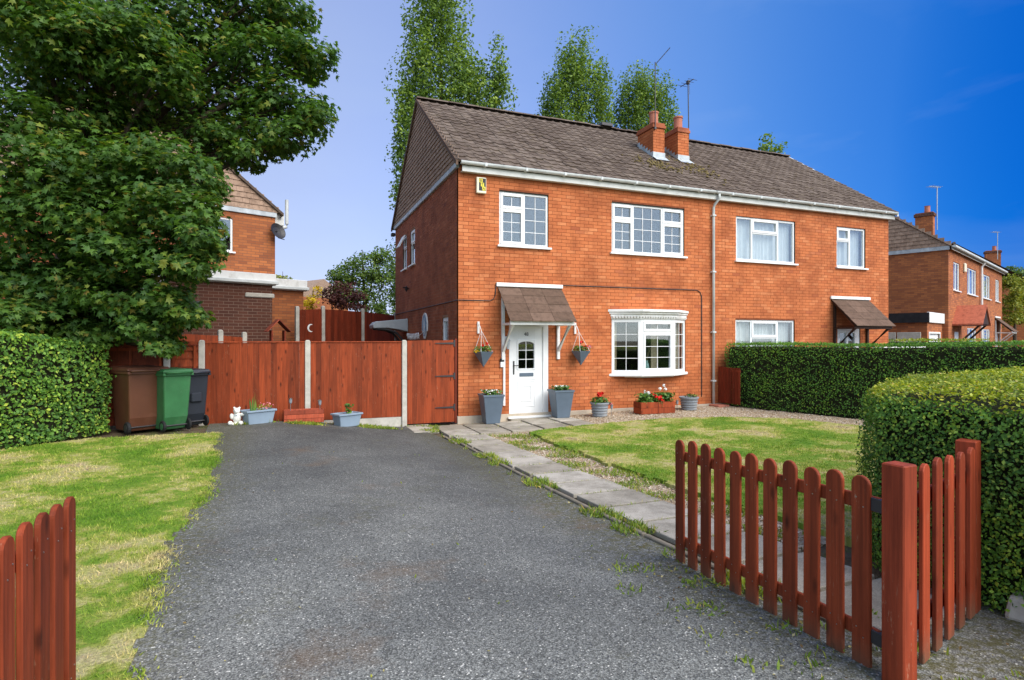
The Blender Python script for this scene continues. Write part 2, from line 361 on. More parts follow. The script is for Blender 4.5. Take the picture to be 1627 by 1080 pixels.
def leaf_mat(name, stops, trans=0.3, rough=0.5, patch=1.6):
    m = Mat(name).set(rough, 0.3); r = m.rand(); col = m.ramp(r, stops)
    n = m.noise(m.world(), patch, 4); col = m.mix(m.ramp(n, [(0.35, (0,0,0)), (0.65, (1,1,1))]), col, m.mix(1.0, col, (1.5, 1.35, 0.95), 'MULTIPLY'))
    m.base(col)
    t = m.node('ShaderNodeBsdfTranslucent'); m.link(m.mix(1.0, col, (1.3, 1.35, 0.6), 'MULTIPLY'), t.inputs[0])
    mx = m.node('ShaderNodeMixShader'); mx.inputs[0].default_value = trans
    m.link(m.p.outputs[0], mx.inputs[1]); m.link(t.outputs[0], mx.inputs[2]); m.link(mx.outputs[0], m.out.inputs[0])
leaf_mat('sycamore_leaf', [(0, (0.033, 0.081, 0.019)), (0.5, (0.058, 0.134, 0.026)), (0.85, (0.094, 0.183, 0.030)), (0.97, (0.174, 0.211, 0.036)), (1, (0.232, 0.168, 0.048))], 0.4)
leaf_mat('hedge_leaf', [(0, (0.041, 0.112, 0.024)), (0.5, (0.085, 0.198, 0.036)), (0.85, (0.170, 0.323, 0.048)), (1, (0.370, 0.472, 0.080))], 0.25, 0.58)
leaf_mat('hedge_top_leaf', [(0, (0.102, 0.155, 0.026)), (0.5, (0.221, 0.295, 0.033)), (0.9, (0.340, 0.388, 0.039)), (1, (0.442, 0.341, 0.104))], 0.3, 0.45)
leaf_mat('privet_leaf', [(0, (0.040, 0.122, 0.023)), (0.5, (0.082, 0.206, 0.034)), (0.9, (0.149, 0.315, 0.042)), (1, (0.273, 0.412, 0.057))], 0.25, 0.58)
leaf_mat('poplar_leaf', [(0, (0.062, 0.124, 0.032)), (0.5, (0.122, 0.212, 0.043)), (0.9, (0.190, 0.292, 0.055)), (1, (0.268, 0.362, 0.062))], 0.35, 0.5, 0.55)
leaf_mat('garden_leaf', [(0, (0.045, 0.094, 0.023)), (0.5, (0.090, 0.167, 0.036)), (1, (0.165, 0.246, 0.058))], 0.3)
leaf_mat('purple_leaf', [(0, (0.045, 0.018, 0.022)), (0.6, (0.090, 0.033, 0.036)), (1, (0.150, 0.058, 0.052))], 0.25)
leaf_mat('yellow_leaf', [(0, (0.42, 0.33, 0.02)), (0.6, (0.62, 0.48, 0.02)), (1, (0.7, 0.58, 0.06))], 0.3)
leaf_mat('ivy_leaf', [(0, (0.10, 0.14, 0.02)), (0.5, (0.20, 0.25, 0.03)), (1, (0.30, 0.30, 0.05))], 0.25)
leaf_mat('bedding_leaf', [(0, (0.03, 0.09, 0.02)), (0.6, (0.07, 0.17, 0.03)), (1, (0.13, 0.22, 0.05))], 0.25)
leaf_mat('weed_leaf', [(0, (0.105, 0.176, 0.026)), (0.6, (0.180, 0.270, 0.036)), (0.9, (0.300, 0.324, 0.060)), (1, (0.450, 0.338, 0.132))], 0.3)

# lawn colour shared by the turf sheet and its blades
def lawn_mat(name, blade):
    m = Mat(name).set(0.75, 0.15); v = m.world((1, 1, 0))
    n = m.noise(v, 0.9, 8, 0.72); n2 = m.noise(v, 7, 5, 0.7)
    f = m.math('ADD', m.math('MULTIPLY', n, 0.75), m.math('MULTIPLY', n2, 0.25))
    stops = [(0.39, (0.12, 0.25, 0.022)), (0.47, (0.21, 0.33, 0.038)), (0.515, (0.37, 0.40, 0.085)), (0.56, (0.55, 0.50, 0.21)), (0.61, (0.54, 0.45, 0.25)), (0.65, (0.30, 0.21, 0.13))]
    col = m.ramp(f, stops)
    if blade:
        col = m.mix(1.0, col, m.ramp(m.rand(), [(0, (0.7, 0.75, 0.6)), (0.6, (1.05, 1.05, 1)), (1, (1.5, 1.35, 1.3))]), 'MULTIPLY'); m.base(col)
        t = m.node('ShaderNodeBsdfTranslucent'); m.link(col, t.inputs[0]); mx = m.node('ShaderNodeMixShader'); mx.inputs[0].default_value = 0.3
        m.link(m.p.outputs[0], mx.inputs[1]); m.link(t.outputs[0], mx.inputs[2]); m.link(mx.outputs[0], m.out.inputs[0])
    else:
        n3 = m.noise(v, 45, 4, 0.7); col = m.mix(1.0, col, m.ramp(n3, [(0.3, (0.45, 0.45, 0.4)), (0.7, (1.1, 1.1, 1.1))]), 'MULTIPLY'); m.base(col); m.bump(n3, 0.8, 0.03)
lawn_mat('turf', False); lawn_mat('grass_blade', True)

def tarmac(name, dark, light, chip, mossy=True):
    m = Mat(name).set(0.85, 0.25); v = m.world()
    vo = m.node('ShaderNodeTexVoronoi'); vo.inputs['Scale'].default_value = 120; m.link(v, vo.inputs['Vector'])
    sp = m.node('ShaderNodeSeparateColor'); m.link(vo.outputs['Color'], sp.inputs[0])
    big = m.noise(v, 0.5, 6, 0.62); mid = m.noise(v, 3.5, 6, 0.7)
    col = m.ramp(sp.outputs[0], [(0.0, tuple(x*0.55 for x in dark)), (0.35, dark), (0.85, light), (0.96, light), (1.0, chip)])
    col = m.mix(1.0, col, m.ramp(big, [(0.35, (0.72, 0.73, 0.74)), (0.65, (1.22, 1.22, 1.2))]), 'MULTIPLY')
    col = m.mix(1.0, col, m.ramp(mid, [(0.3, (0.82, 0.82, 0.82)), (0.7, (1.15, 1.15, 1.14))]), 'MULTIPLY')
    col = m.mix(1.0, col, m.ramp(vo.outputs['Distance'], [(0.2, (1, 1, 1)), (0.65, (0.6, 0.6, 0.6))]), 'MULTIPLY')
    if mossy:
        b2 = m.noise(v, 1.3, 7, 0.75); f = m.noise(v, 22, 5, 0.7)
        sx = m.node('ShaderNodeSeparateXYZ'); m.link(v, sx.inputs[0])
        # the binder is worn off towards the road, so more pale stone shows there
        wy = m.node('ShaderNodeMapRange'); wy.inputs['From Min'].default_value = -2.0; wy.inputs['From Max'].default_value = -9.5; m.link(m.math('ADD', sx.outputs[1], m.math('MULTIPLY', m.math('SUBTRACT', mid, 0.5), 5.0)), wy.inputs['Value'])
        col = m.mix(1.0, col, m.ramp(wy.outputs[0], [(0, (0.74, 0.74, 0.75)), (0.6, (1.0, 1.0, 1.0)), (1, (1.30, 1.31, 1.31))]), 'MULTIPLY')
        def band(x0, x1): 
            r = m.node('ShaderNodeMapRange', interpolation_type='SMOOTHSTEP'); r.inputs['From Min'].default_value = x0; r.inputs['From Max'].default_value = x1; m.link(sx.outputs[0], r.inputs['Value']); return r.outputs[0]
        edge = m.math('MAXIMUM', band(-1.5, -0.7), band(-3.7, -4.3))     # silt and moss gather along both edges
        k = m.math('ADD', m.ramp(b2, [(0.56, (0, 0, 0)), (0.72, (0.8, 0.8, 0.8))]), m.math('MULTIPLY', edge, 0.95))
        k = m.math('MULTIPLY', k, m.ramp(f, [(0.44, (0, 0, 0)), (0.58, (0.9, 0.9, 0.9))]))
        col = m.mix(k, col, (0.085, 0.078, 0.026))
        b3 = m.noise(v, 0.8, 6, 0.7); col = m.mix(m.ramp(b3, [(0.57, (0, 0, 0)), (0.72, (0.65, 0.65, 0.65))]), col, (0.15, 0.095, 0.055))
        # dark hairline cracks and damp marks
        ck = m.node('ShaderNodeTexVoronoi', feature='DISTANCE_TO_EDGE'); ck.inputs['Scale'].default_value = 0.55
        wv = m.node('ShaderNodeVectorMath', operation='ADD'); m.link(v, wv.inputs[0]); nz = m.node('ShaderNodeTexNoise'); nz.inputs['Scale'].default_value = 2.5; nz.inputs['Detail'].default_value = 6; m.link(v, nz.inputs['Vector']); m.link(nz.outputs['Color'], wv.inputs[1]); m.link(wv.outputs[0], ck.inputs['Vector'])
        col = m.mix(m.ramp(ck.outputs['Distance'], [(0.002, (0.3, 0.3, 0.3)), (0.007, (0, 0, 0))]), col, (0.035, 0.034, 0.03))
    m.base(col); m.bump(vo.outputs['Distance'], 0.5, 0.006)
tarmac('driveway', (0.150, 0.149, 0.136), (0.262, 0.260, 0.238), (0.70, 0.67, 0.60))
tarmac('footway', (0.16, 0.155, 0.14), (0.27, 0.262, 0.235), (0.6, 0.57, 0.5))

m = Mat('slab').set(0.9, 0.15); v = m.world(); n = m.noise(v, 3, 6, 0.7); r = m.rand()
col = m.ramp(r, [(0, (0.29, 0.255, 0.20)), (0.5, (0.39, 0.35, 0.285)), (1, (0.48, 0.435, 0.365))])
col = m.mix(m.ramp(n, [(0.42, (0,0,0)), (0.72, (0.75,)*3)]), col, (0.13, 0.115, 0.085)); n2 = m.noise(v, 120, 3)
col = m.mix(1.0, col, m.ramp(n2, [(0.3, (0.7,)*3), (0.7, (1.2,)*3)]), 'MULTIPLY'); m.base(col); m.bump(n2, 0.4, 0.004)
m = Mat('pebble').set(0.8, 0.25); m.base(m.ramp(m.rand(), [(0, (0.30, 0.20, 0.12)), (0.4, (0.46, 0.35, 0.23)), (0.8, (0.56, 0.46, 0.34)), (1, (0.66, 0.60, 0.52))]))
m = Mat('chip').set(0.8, 0.25); m.base(m.ramp(m.rand(), [(0, (0.05, 0.05, 0.055)), (0.6, (0.13, 0.132, 0.14)), (0.9, (0.24, 0.235, 0.23)), (1, (0.48, 0.44, 0.38))]))
m = Mat('gravel_bed').set(0.9, 0.15); v = m.world(); vo = m.node('ShaderNodeTexVoronoi'); vo.inputs['Scale'].default_value = 40; m.link(v, vo.inputs['Vector'])
sp = m.node('ShaderNodeSeparateColor'); m.link(vo.outputs['Color'], sp.inputs[0])
m.base(m.ramp(sp.outputs[0], [(0, (0.20, 0.14, 0.09)), (0.5, (0.38, 0.29, 0.19)), (1, (0.52, 0.43, 0.32))])); m.bump(vo.outputs['Distance'], 0.9, 0.02)
m = Mat('earth').set(0.95, 0.1); v = m.world(); n = m.noise(v, 2.5, 7, 0.7)
m.base(m.ramp(n, [(0.3, (0.07, 0.05, 0.032)), (0.5, (0.13, 0.095, 0.06)), (0.62, (0.10, 0.12, 0.035)), (0.75, (0.2, 0.15, 0.1))])); m.bump(m.noise(v, 30, 5), 0.8, 0.03)

# ------------------------------------------------------------------ ground
def axis(lo, hi, step, far):
    a = [-f for f in far[::-1]] + list(np.arange(lo, hi + 1e-6, step)) + list(far); return np.array(sorted(set(a)))
gx = axis(-16, 24, 0.4, (40, 70, 130, 300, 700)); gy = axis(-18, 16, 0.4, (40, 70, 130, 300, 700))
GX, GY = np.meshgrid(gx, gy, indexing='ij'); GZ = ground(GX, GY) - 0.03
nx, ny = len(gx), len(gy); idx = np.arange(nx*ny).reshape(nx, ny)
F = np.stack([idx[:-1, :-1], idx[1:, :-1], idx[1:, 1:], idx[:-1, 1:]], -1).reshape(-1, 4)
tag(obj('ground', npmesh('ground', np.stack([GX, GY, GZ], -1).reshape(-1, 3), F), 'earth', smooth=True), kind='structure')

def strip(name, rows, cols, left, right, lift, mat, lo, hi):
    us = np.linspace(lo, hi, rows); L = np.array([left(u) for u in us]); Rr = np.array([right(u) for u in us])
    t = np.linspace(0, 1, cols); S = L[:, None]*(1-t) + Rr[:, None]*t; U = np.repeat(us[:, None], cols, 1)
    V = np.stack([S, U, ground(S, U) + lift], -1).reshape(-1, 3); i = np.arange(rows*cols).reshape(rows, cols)
    F = np.stack([i[:-1, :-1], i[:-1, 1:], i[1:, 1:], i[1:, :-1]], -1).reshape(-1, 4)
    return tag(obj(name, npmesh(name, V, F), mat, smooth=True), kind='structure')

DL = [(-0.1, -4.62), (-0.9, -4.58), (-1.9, -4.5), (-3.85, -4.31), (-5.4, -4.2), (-6.1, -4.24), (-6.9, -4.29), (-7.5, -4.26), (-8.3, -4.16), (-9.0, -4.10), (-10.5, -4.1)]
def drive_left(u): return float(np.interp(-u, [-p[0] for p in DL], [p[1] for p in DL]))
def drive_right(u): return float(np.interp(-u, [0, 0.4, 1.3, 3, 11], [-1.0, -1.0, -0.82, -0.66, -0.66]))
strip('driveway', 70, 30, lambda u: drive_left(u) - 0.12, drive_right, 0.012, 'driveway', -0.12, -10.42)
strip('pavement', 8, 60, lambda u: -25, lambda u: 30, 0.004, 'footway', -10.40, -13.2)
strip('pavement', 8, 30, lambda u: -0.72, lambda u: 2.5, 0.006, 'footway', -9.45, -10.45)
strip('road', 6, 20, lambda u: -60, lambda u: 60, -0.09, 'footway', -13.35, -20)
mb = MB(); mb.box(-60, 60, -13.35, -13.2, 0.0, 0.275); tag(mb.build('kerb', 'concrete', bevel=0.01), kind='structure')

def inside(poly, X, Y):
    r = np.zeros(X.shape, bool); n = len(poly)
    for i in range(n):
        (x0, y0), (x1, y1) = poly[i], poly[(i+1) % n]
        c = (y0 > Y) != (y1 > Y); xi = (x1-x0)*(Y-y0)/((y1-y0) if y1 != y0 else 1e-9) + x0
        r ^= c & (X < xi)
    return r
def wob(X, Y, s=1.0):
    return s*(0.5*np.sin(X*7.1+Y*3.3)+0.35*np.sin(X*15.7-Y*11.9+1.3)+0.3*np.sin(X*31.0+Y*27.0+0.4)+0.25*np.sin(Y*19.3-X*5.1))
def patch(name, poly, res, lift, mat, ragged=0.05, depth=0.08):
    xs = [p[0] for p in poly]; ys = [p[1] for p in poly]
    ax = np.arange(min(xs)-0.2, max(xs)+0.2, res); ay = np.arange(min(ys)-0.2, max(ys)+0.2, res)
    CX_, CY_ = np.meshgrid(ax+res/2, ay+res/2, indexing='ij')
    ins = inside(poly, CX_ + wob(CX_, CY_, ragged), CY_ + wob(CY_, CX_, ragged))
    VX, VY = np.meshgrid(np.append(ax, ax[-1]+res), np.append(ay, ay[-1]+res), indexing='ij')
    VZ = ground(VX, VY) + lift + 0.008*wob(VX*0.6, VY*0.6)
    n1 = VX.shape[1]; n = VX.size; idx = np.arange(n).reshape(VX.shape)
    V = np.concatenate([np.stack([VX, VY, VZ], -1).reshape(-1, 3), np.stack([VX, VY, VZ-depth], -1).reshape(-1, 3)])
    i, j = np.nonzero(ins); F = [np.stack([idx[i, j], idx[i+1, j], idx[i+1, j+1], idx[i, j+1]], -1)]
    P = np.pad(ins, 1)
    for di, dj, (a, b) in ((-1, 0, ((0, 1), (0, 0))), (1, 0, ((1, 0), (1, 1))), (0, -1, ((0, 0), (1, 0))), (0, 1, ((1, 1), (0, 1)))):
        e = ins & ~P[1+di:P.shape[0]-1+di, 1+dj:P.shape[1]-1+dj]; i, j = np.nonzero(e)
        A = idx[i+a[0], j+a[1]]; B = idx[i+b[0], j+b[1]]; F.append(np.stack([A+n, B+n, B, A], -1))
    return tag(obj(name, npmesh(name, V, np.concatenate(F)), mat), kind='structure'), poly
def sample(poly, n, ragged=0.05):
    xs = [p[0] for p in poly]; ys = [p[1] for p in poly]; X = rng.uniform(min(xs), max(xs), n*3); Y = rng.uniform(min(ys), max(ys), n*3)
    k = inside(poly, X + wob(X, Y, ragged), Y + wob(Y, X, ragged)); return X[k][:n], Y[k][:n]

LAWN_L = [(-4.62, -1.35), (-4.5, -1.9), (-4.31, -3.85), (-4.2, -5.4), (-4.24, -6.1), (-4.29, -6.9), (-4.26, -7.5), (-4.16, -8.3), (-4.10, -9.2), (-4.1, -10.3), (-9.5, -10.3), (-9.5, -3.6), (-7.1, -1.75), (-6.2, -1.2)]
LAWN_R = [(0.84, -1.88), (1.84, -1.62), (2.58, -1.7), (3.93, -1.78), (5.3, -2.1), (6.3, -2.83), (6.75, -4.3), (7.3, -6.0), (7.9, -8.3), (0.75, -8.6), (0.70, -6.4), (0.74, -4.4)]
patch('lawn', LAWN_L, 0.03, 0.022, 'turf', 0.05, 0.05)
patch('lawn', LAWN_R, 0.06, 0.045, 'turf', 0.035, 0.075)
BED = [(-0.2, -0.02), (7.3, -0.02), (7.9, -3.4), (8.6, -8.4), (0.3, -8.5), (0.13, -6.2), (0.0, -4.0), (-0.1, -1.6)]
patch('gravel_bed', BED, 0.1, -0.006, 'gravel_bed', 0.02, 0.03)

# blades of short turf: denser where nearer
def blades(n, poly, lo, hi, w, name, mat, lift, kind='stuff', label=None, cat=None, lean=0.5, near=None):
    X, Y = sample(poly, n)
    if near:
        d = np.hypot(X-CAM[0], Y-CAM[1]); k = rng.uniform(0, 1, len(X)) < np.clip((near/d)**1.3, 0, 1); X, Y, d = X[k], Y[k], d[k]
    N = len(X); h = rng.uniform(lo, hi, N)
    up = np.stack([rng.normal(0, lean, N), rng.normal(0, lean, N), np.ones(N)], 1); rot = frames(up)
    tv = [(-0.5, 0, 0), (0.5, 0, 0), (0.32, 0.12, 0.6), (-0.32, 0.12, 0.6), (0, 0.35, 1)]
    wd = w*(0.7+0.6*rng.uniform(0, 1, N))
    if near: wd = wd*np.clip(d/4, 0.8, 2.2)
    scl = np.stack([wd, h, h], 1)
    V, F3 = scatter(tv, [(0, 1, 2), (0, 2, 3), (3, 2, 4)], np.stack([X, Y, ground(X, Y)+lift], 1), rot, scl)
    return tag(obj(name, npmesh(name, V, F3), mat), label, cat, None, kind)
blades(170000, LAWN_L, 0.014, 0.038, 0.0042, 'grass', 'grass_blade', 0.018, label='short patchy green and straw coloured grass left of the driveway', cat='grass', near=4.5)
blades(150000, LAWN_R, 0.014, 0.034, 0.0045, 'grass', 'grass_blade', 0.040, label='short patchy green grass of the lawn below the bay window', cat='grass', near=6)

# loose stones
OCT = [(1,0,0),(-1,0,0),(0,1,0),(0,-1,0),(0,0,0.7),(0,0,-0.7)]; OCTF = [(0,2,4),(2,1,4),(1,3,4),(3,0,4),(2,0,5),(1,2,5),(3,1,5),(0,3,5)]
def stones(name, X, Y, lo, hi, mat, lift, label, cat):
    N = len(X); r = rng.uniform(lo, hi, N); sc3 = np.stack([r*rng.uniform(.7,1.3,N), r*rng.uniform(.6,1,N), r*rng.uniform(.5,.9,N)], 1)
    V, F3 = scatter(OCT, OCTF, np.stack([X, Y, ground(X, Y)+lift+r*0.15], 1), frames(rng.normal(0, .35, (N, 3))+np.array([0, 0, 1.])), sc3)
    return tag(obj(name, npmesh(name, V, F3), mat), label, cat, None, 'stuff')
X1, Y1 = sample([(2.2, -0.05), (7.2, -0.05), (7.8, -3.3), (8.0, -5.5), (6.9, -4.4), (6.4, -2.8), (5.3, -2.05), (3.9, -1.72), (2.4, -1.62), (2.3, -1.0)], 9000, 0.02)
X2, Y2 = sample([(-0.05, -1.55), (0.8, -1.75), (0.72, -4.4), (0.68, -8.4), (0.22, -8.4), (0.12, -5.5), (-0.05, -3)], 3600, 0.03)
stones('gravel', np.append(X1, X2), np.append(Y1, Y2), 0.009, 0.02, 'pebble', 0.0, 'pale beige gravel below the house front and beside the slab path', 'gravel')
XC, YC = sample([(-4.1, -7.0), (-0.7, -7.0), (-0.7, -10.3), (-4.1, -10.3)], 9000, 0)
XD, YD = sample([(-1.0, -10.3), (1.2, -10.3), (1.2, -11.2), (-1.0, -11.2)], 1500, 0)
XE, YE = sample([(-5.2, -0.1), (-4.5, -0.1), (-4.4, -1.3), (-5.2, -1.4)], 500, 0)
stones('loose_chippings', np.concatenate([XC, XD, XE]), np.concatenate([YC, YD, YE]), 0.0022, 0.0065, 'chip', 0.013, 'loose grey stone chippings scattered over the tarmac driveway', 'chippings')

# the slab path: every slab a piece of its own
path = bpy.data.objects.new('path', None); COL.objects.link(path); tag(path, kind='structure')
def slab(s0, s1, u0, u1, skew=0.0, lift=0.028):
    cs, cu = (s0+s1)/2, (u0+u1)/2; mb_ = MB(); mb_.box(-(s1-s0)/2, (s1-s0)/2, -(u1-u0)/2, (u1-u0)/2, -0.05, 0)
    o = mb_.build('paving_slab', 'slab', path, (cs, cu, gz(cs, cu)+lift), skew, bevel=0.006)
    o.rotation_euler = (math.atan((gz(cs, cu+.25)-gz(cs, cu-.25))/.5)+rnd.uniform(-.008, .008), rnd.uniform(-.008, .008), skew)
u = -1.62
while u > -9.3:
    L = 0.585; cu = u - L/2; off = 0.10*smooth01(1.5, 7, -cu)
    slab(-0.57+off*.7, 0.06+off*1.5, u-L+0.026, u-0.022, rnd.uniform(-.015, .015)); u -= L
for i, (s0, s1) in enumerate(((-0.62, -0.03), (0.0, 0.62), (0.65, 1.30), (1.33, 1.95), (1.98, 2.5))):
    slab(s0, s1, -1.52, -0.95, rnd.uniform(-.01, .01)); slab(s0, s1, -0.92, -0.30, rnd.uniform(-.01, .01), 0.03)
slab(-1.15, -0.66, -0.95, -0.35); slab(-1.15, -0.66, -0.32, 0.0)
edging = bpy.data.objects.new('path_edging', None); COL.objects.link(edging); tag(edging, kind='structure')
u = -1.5
while u > -9.6:
    cu = u-0.45; s_ = drive_right(cu)+0.03; mb = MB(); mb.box(-0.025, 0.025, -0.44, 0.44, -0.1, 0.035)
    o = mb.build('edging_stone', 'kerb_stone', edging, (s_, cu, gz(s_, cu)), rnd.uniform(-.012, .012), bevel=0.008)
    o.rotation_euler.x = math.atan((gz(s_, cu+.3)-gz(s_, cu-.3))/.6); u -= 0.9

# ------------------------------------------------------------------ walls and windows
BL, BH, JT = 0.2357, 0.0792, 0.009
def brick_rows(x0, x1, z0, z1, holes):
    """brick rectangles (xa, xb, za, zb, full) of a stretcher-bond wall"""
    out = []; z = z0; row = 0
    while z < z1 - 0.02:
        zt = min(z+BH-JT, z1); x = x0 - (BL/2 if row % 2 else 0)
        cuts = [h for h in holes if h[2] < zt and h[3] > z]
        while x < x1:
            a, b = max(x, x0), min(x+BL-JT, x1)
            segs = [(a, b)]
            for h in cuts:
                if h[2] <= z+0.02 and h[3] >= zt-0.02 or True:
                    ns = []
                    for p, q in segs:
                        if h[1] <= p or h[0] >= q: ns.append((p, q))
                        else:
                            if h[0] - p > 0.02: ns.append((p, h[0]))
                            if q - h[1] > 0.02: ns.append((h[1], q))
                    segs = ns
            for p, q in segs:
                if q - p > 0.02: out.append((p, q, z, zt, q-p > BL-JT-0.002 and zt-z > BH-JT-0.002))
            x += BL
        z += BH; row += 1
    return out
def bricks_mesh(rects, name, depth=0.09):
    n = len(rects); A = np.array([r[:4] for r in rects]); j = rng.uniform(-0.0015, 0.0015, n); V = np.zeros((n, 8, 3))
    xs = (A[:, 0], A[:, 1], A[:, 1], A[:, 0]); zs = (A[:, 2], A[:, 2], A[:, 3], A[:, 3])
    for k in range(4):
        V[:, k] = np.stack([xs[k], j, zs[k]], 1); V[:, k+4] = np.stack([xs[k], np.full(n, depth), zs[k]], 1)
    f = np.array([(0, 1, 2, 3), (0, 4, 5, 1), (1, 5, 6, 2), (2, 6, 7, 3), (3, 7, 4, 0)])
    return npmesh(name, V.reshape(-1, 3), (f[None] + (np.arange(n)*8)[:, None, None]).reshape(-1, 4))
BRICK = bricks_mesh([(0, BL-JT, 0, BH-JT, True)], 'brick')

def make_window(parent, name, loc, rz, W, H, lights, sill=True, frame='white_plastic', fw=0.055, curtain=None, label=None, glass='glass', sillmat='white_plastic'):
    """lights: (x0, x1, z0, z1, bar columns, bar rows, opens) as fractions; local x right, z up, outside is -y"""
    holes = []; sash = MB(); bars = []; panes = []
    for (a, b, c, d, bc, br, op) in lights:
        x0, x1, z0, z1 = a*W, b*W, c*H, d*H
        ins = fw if True else 0
        l = x0 + (fw if a == 0 else fw*0.5); r_ = x1 - (fw if b == 1 else fw*0.5); bo = z0 + (fw if c == 0 else fw*0.5); t = z1 - (fw if d == 1 else fw*0.5)
        if op:
            w2 = 0.042; sash.ring(l-0.018, r_+0.018, bo-0.018, t+0.018, w2+0.018, -0.016, 0.05); g = (l+w2, r_-w2, bo+w2, t-w2)
        else: g = (l, r_, bo, t)
        holes.append((l, r_, bo, t)); panes.append((g, bc, br))
    mb = MB(); mb.cells(0, W, 0, H, holes, 0.0, 0.06)
    mb.add(sash.v, sash.f)
    w = mb.build(name, frame, parent, loc, rz, bevel=0.004)
    if label: w['label'] = label
    for (g, bc, br) in panes:
        MB().box(g[0], g[1], 0.022, 0.030, g[2], g[3]).build('pane', glass, w)
        bm_ = MB()
        for i in range(1, bc): x = g[0]+(g[1]-g[0])*i/bc; bm_.box(x-0.006, x+0.006, 0.014, 0.021, g[2], g[3])
        for i in range(1, br): z = g[2]+(g[3]-g[2])*i/br; bm_.box(g[0], g[1], 0.0145, 0.0205, z-0.006, z+0.006)
        if bm_.v: bm_.build('glazing_bar', frame, w)
    if sill: MB().box(-0.05, W+0.06, -0.10, 0.03, -0.045, 0.0).build('sill', sillmat, w, bevel=0.006)
    if curtain:
        cx = MB(); n = int(W/0.018); pts = []
        for i in range(n+1):
            x = 0.03+(W-0.06)*i/n; pts.append((x, 0.16+0.018*math.sin(x*48+2*math.sin(x*7))+0.006*math.sin(x*131)))
        V = [(x, y, 0.05) for x, y in pts]+[(x, y, H-0.04) for x, y in pts]
        cx.add(V, [(i, i+1, n+2+i, n+1+i) for i in range(n)]); cx.build('net_curtain', curtain, w, smooth=True)
    return w

EAVE, RIDGE, DEPTH = 5.50, 8.44, 7.6
PITCH = math.atan((8.44-5.60)/(3.8+0.18))
MID = 6.76
# openings (x0, x1, z0, z1) in the front wall
WA1 = (0.937, 2.135, 3.90, 5.10); WA2 = (3.80, 5.92, 3.90, 5.10); BAY = (3.80, 5.95, 1.0, 2.50); DOORA = (1.17, 2.13, 0.06, 2.16)
WB1 = (7.58, 9.66, 3.90, 5.07); WB2 = (11.25, 12.42, 3.90, 5.06); WB3 = (7.56, 9.64, 0.95, 2.34); DOORB = (11.28, 12.2, 0.15, 2.16)
SW1 = (5.66, 6.25, 4.0, 5.04); SW2 = (4.45, 5.10, 4.0, 5.03); SW3 = (0.83, 1.36, 1.25, 2.33)   # side wall, along y

house_a = thing('brick_house', 'orange brick semi with white number 48 door, bay window and tile hung gable', 'house')
house_b = thing('brick_house', 'orange brick semi behind the boundary hedge with net curtains and dark timber door canopy', 'house')

def front_wall(parent, x0, x1, holes, zb):
    w = MB().cells(x0, x1, zb, EAVE+0.1, holes, 0.004, 0.10).build('wall', 'mortar', parent)
    rects = brick_rows(x0, x1, 0.165, EAVE+0.08, holes)
    full = [r for r in rects if r[4]]; dist = lambda r: (r[0]-CAM[0])**2+CAM[1]**2+(r[2]-CAM[2])**2
    full.sort(key=dist); near = full[:300]; ns = set(id(r) for r in near)
    for r in near:
        o = obj('brick', BRICK, 'brick', w, (r[0], rnd.uniform(-0.0015, 0.0015), r[2]))
    o = obj('brickwork', bricks_mesh([r for r in rects if id(r) not in ns], 'brickwork'), 'brick', parent); o['kind'] = 'stuff'
    return w
front_wall(house_a, 0.0, MID, [WA1, WA2, BAY, DOORA], -0.15)
front_wall(house_b, MID, 13.4, [WB1, WB2, WB3, DOORB], -0.15)
# left side wall: local x runs along -y (towards the street), outside is -x world
sw = [(-b, -a, c, d) for (a, b, c, d) in (SW1, SW2, SW3)]
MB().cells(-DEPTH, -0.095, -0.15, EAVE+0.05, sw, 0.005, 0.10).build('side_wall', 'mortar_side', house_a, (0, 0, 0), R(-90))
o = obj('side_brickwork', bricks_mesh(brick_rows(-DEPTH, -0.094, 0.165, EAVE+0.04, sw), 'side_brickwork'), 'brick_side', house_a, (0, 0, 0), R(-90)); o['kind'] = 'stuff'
# remaining shell
MB().box(0.1, MID, DEPTH-0.1, DEPTH, -0.1, EAVE+0.1).build('back_wall', 'mortar', house_a)
MB().box(MID, 13.4, DEPTH-0.1, DEPTH, -0.1, EAVE+0.1).build('back_wall', 'mortar', house_b)
MB().box(13.3, 13.4, 0.1, DEPTH-0.1, -0.1, EAVE+0.1).build('side_wall', 'brick_far', house_b)
for h_, a, b in ((house_a, 0.1, MID-0.05), (house_b, MID+0.05, 13.3)):
    MB().box(a, b, 0.1, DEPTH-0.1, 2.58, 2.75).build('upper_floor', 'dark_room', h_)
    MB().box(a, b, 0.1, DEPTH-0.1, -0.05, 0.05).build('ground_floor', 'dark_room', h_)
    MB().box(a, b, 0.1, DEPTH-0.1, 5.25, 5.3).build('ceiling', 'dark_room', h_)
    MB().box(a, b, 2.6, 2.7, 0.05, 5.25).build('partition', 'dark_room', h_)
MB().box(MID-0.05, MID+0.05, 0.1, DEPTH-0.1, 0, 5.5).build('party_wall', 'dark_room', house_a)
MB().box(-0.02, MID, -0.022, 0.004, -0.15, 0.16).build('plinth', 'plinth', house_a, bevel=0.006)
MB().box(-0.022, 0.002, 0.0, DEPTH, -0.15, 0.16).build('side_plinth', 'plinth', house_a)
MB().box(MID, 13.42, -0.022, 0.004, -0.15, 0.16).build('plinth', 'plinth', house_b, bevel=0.006)

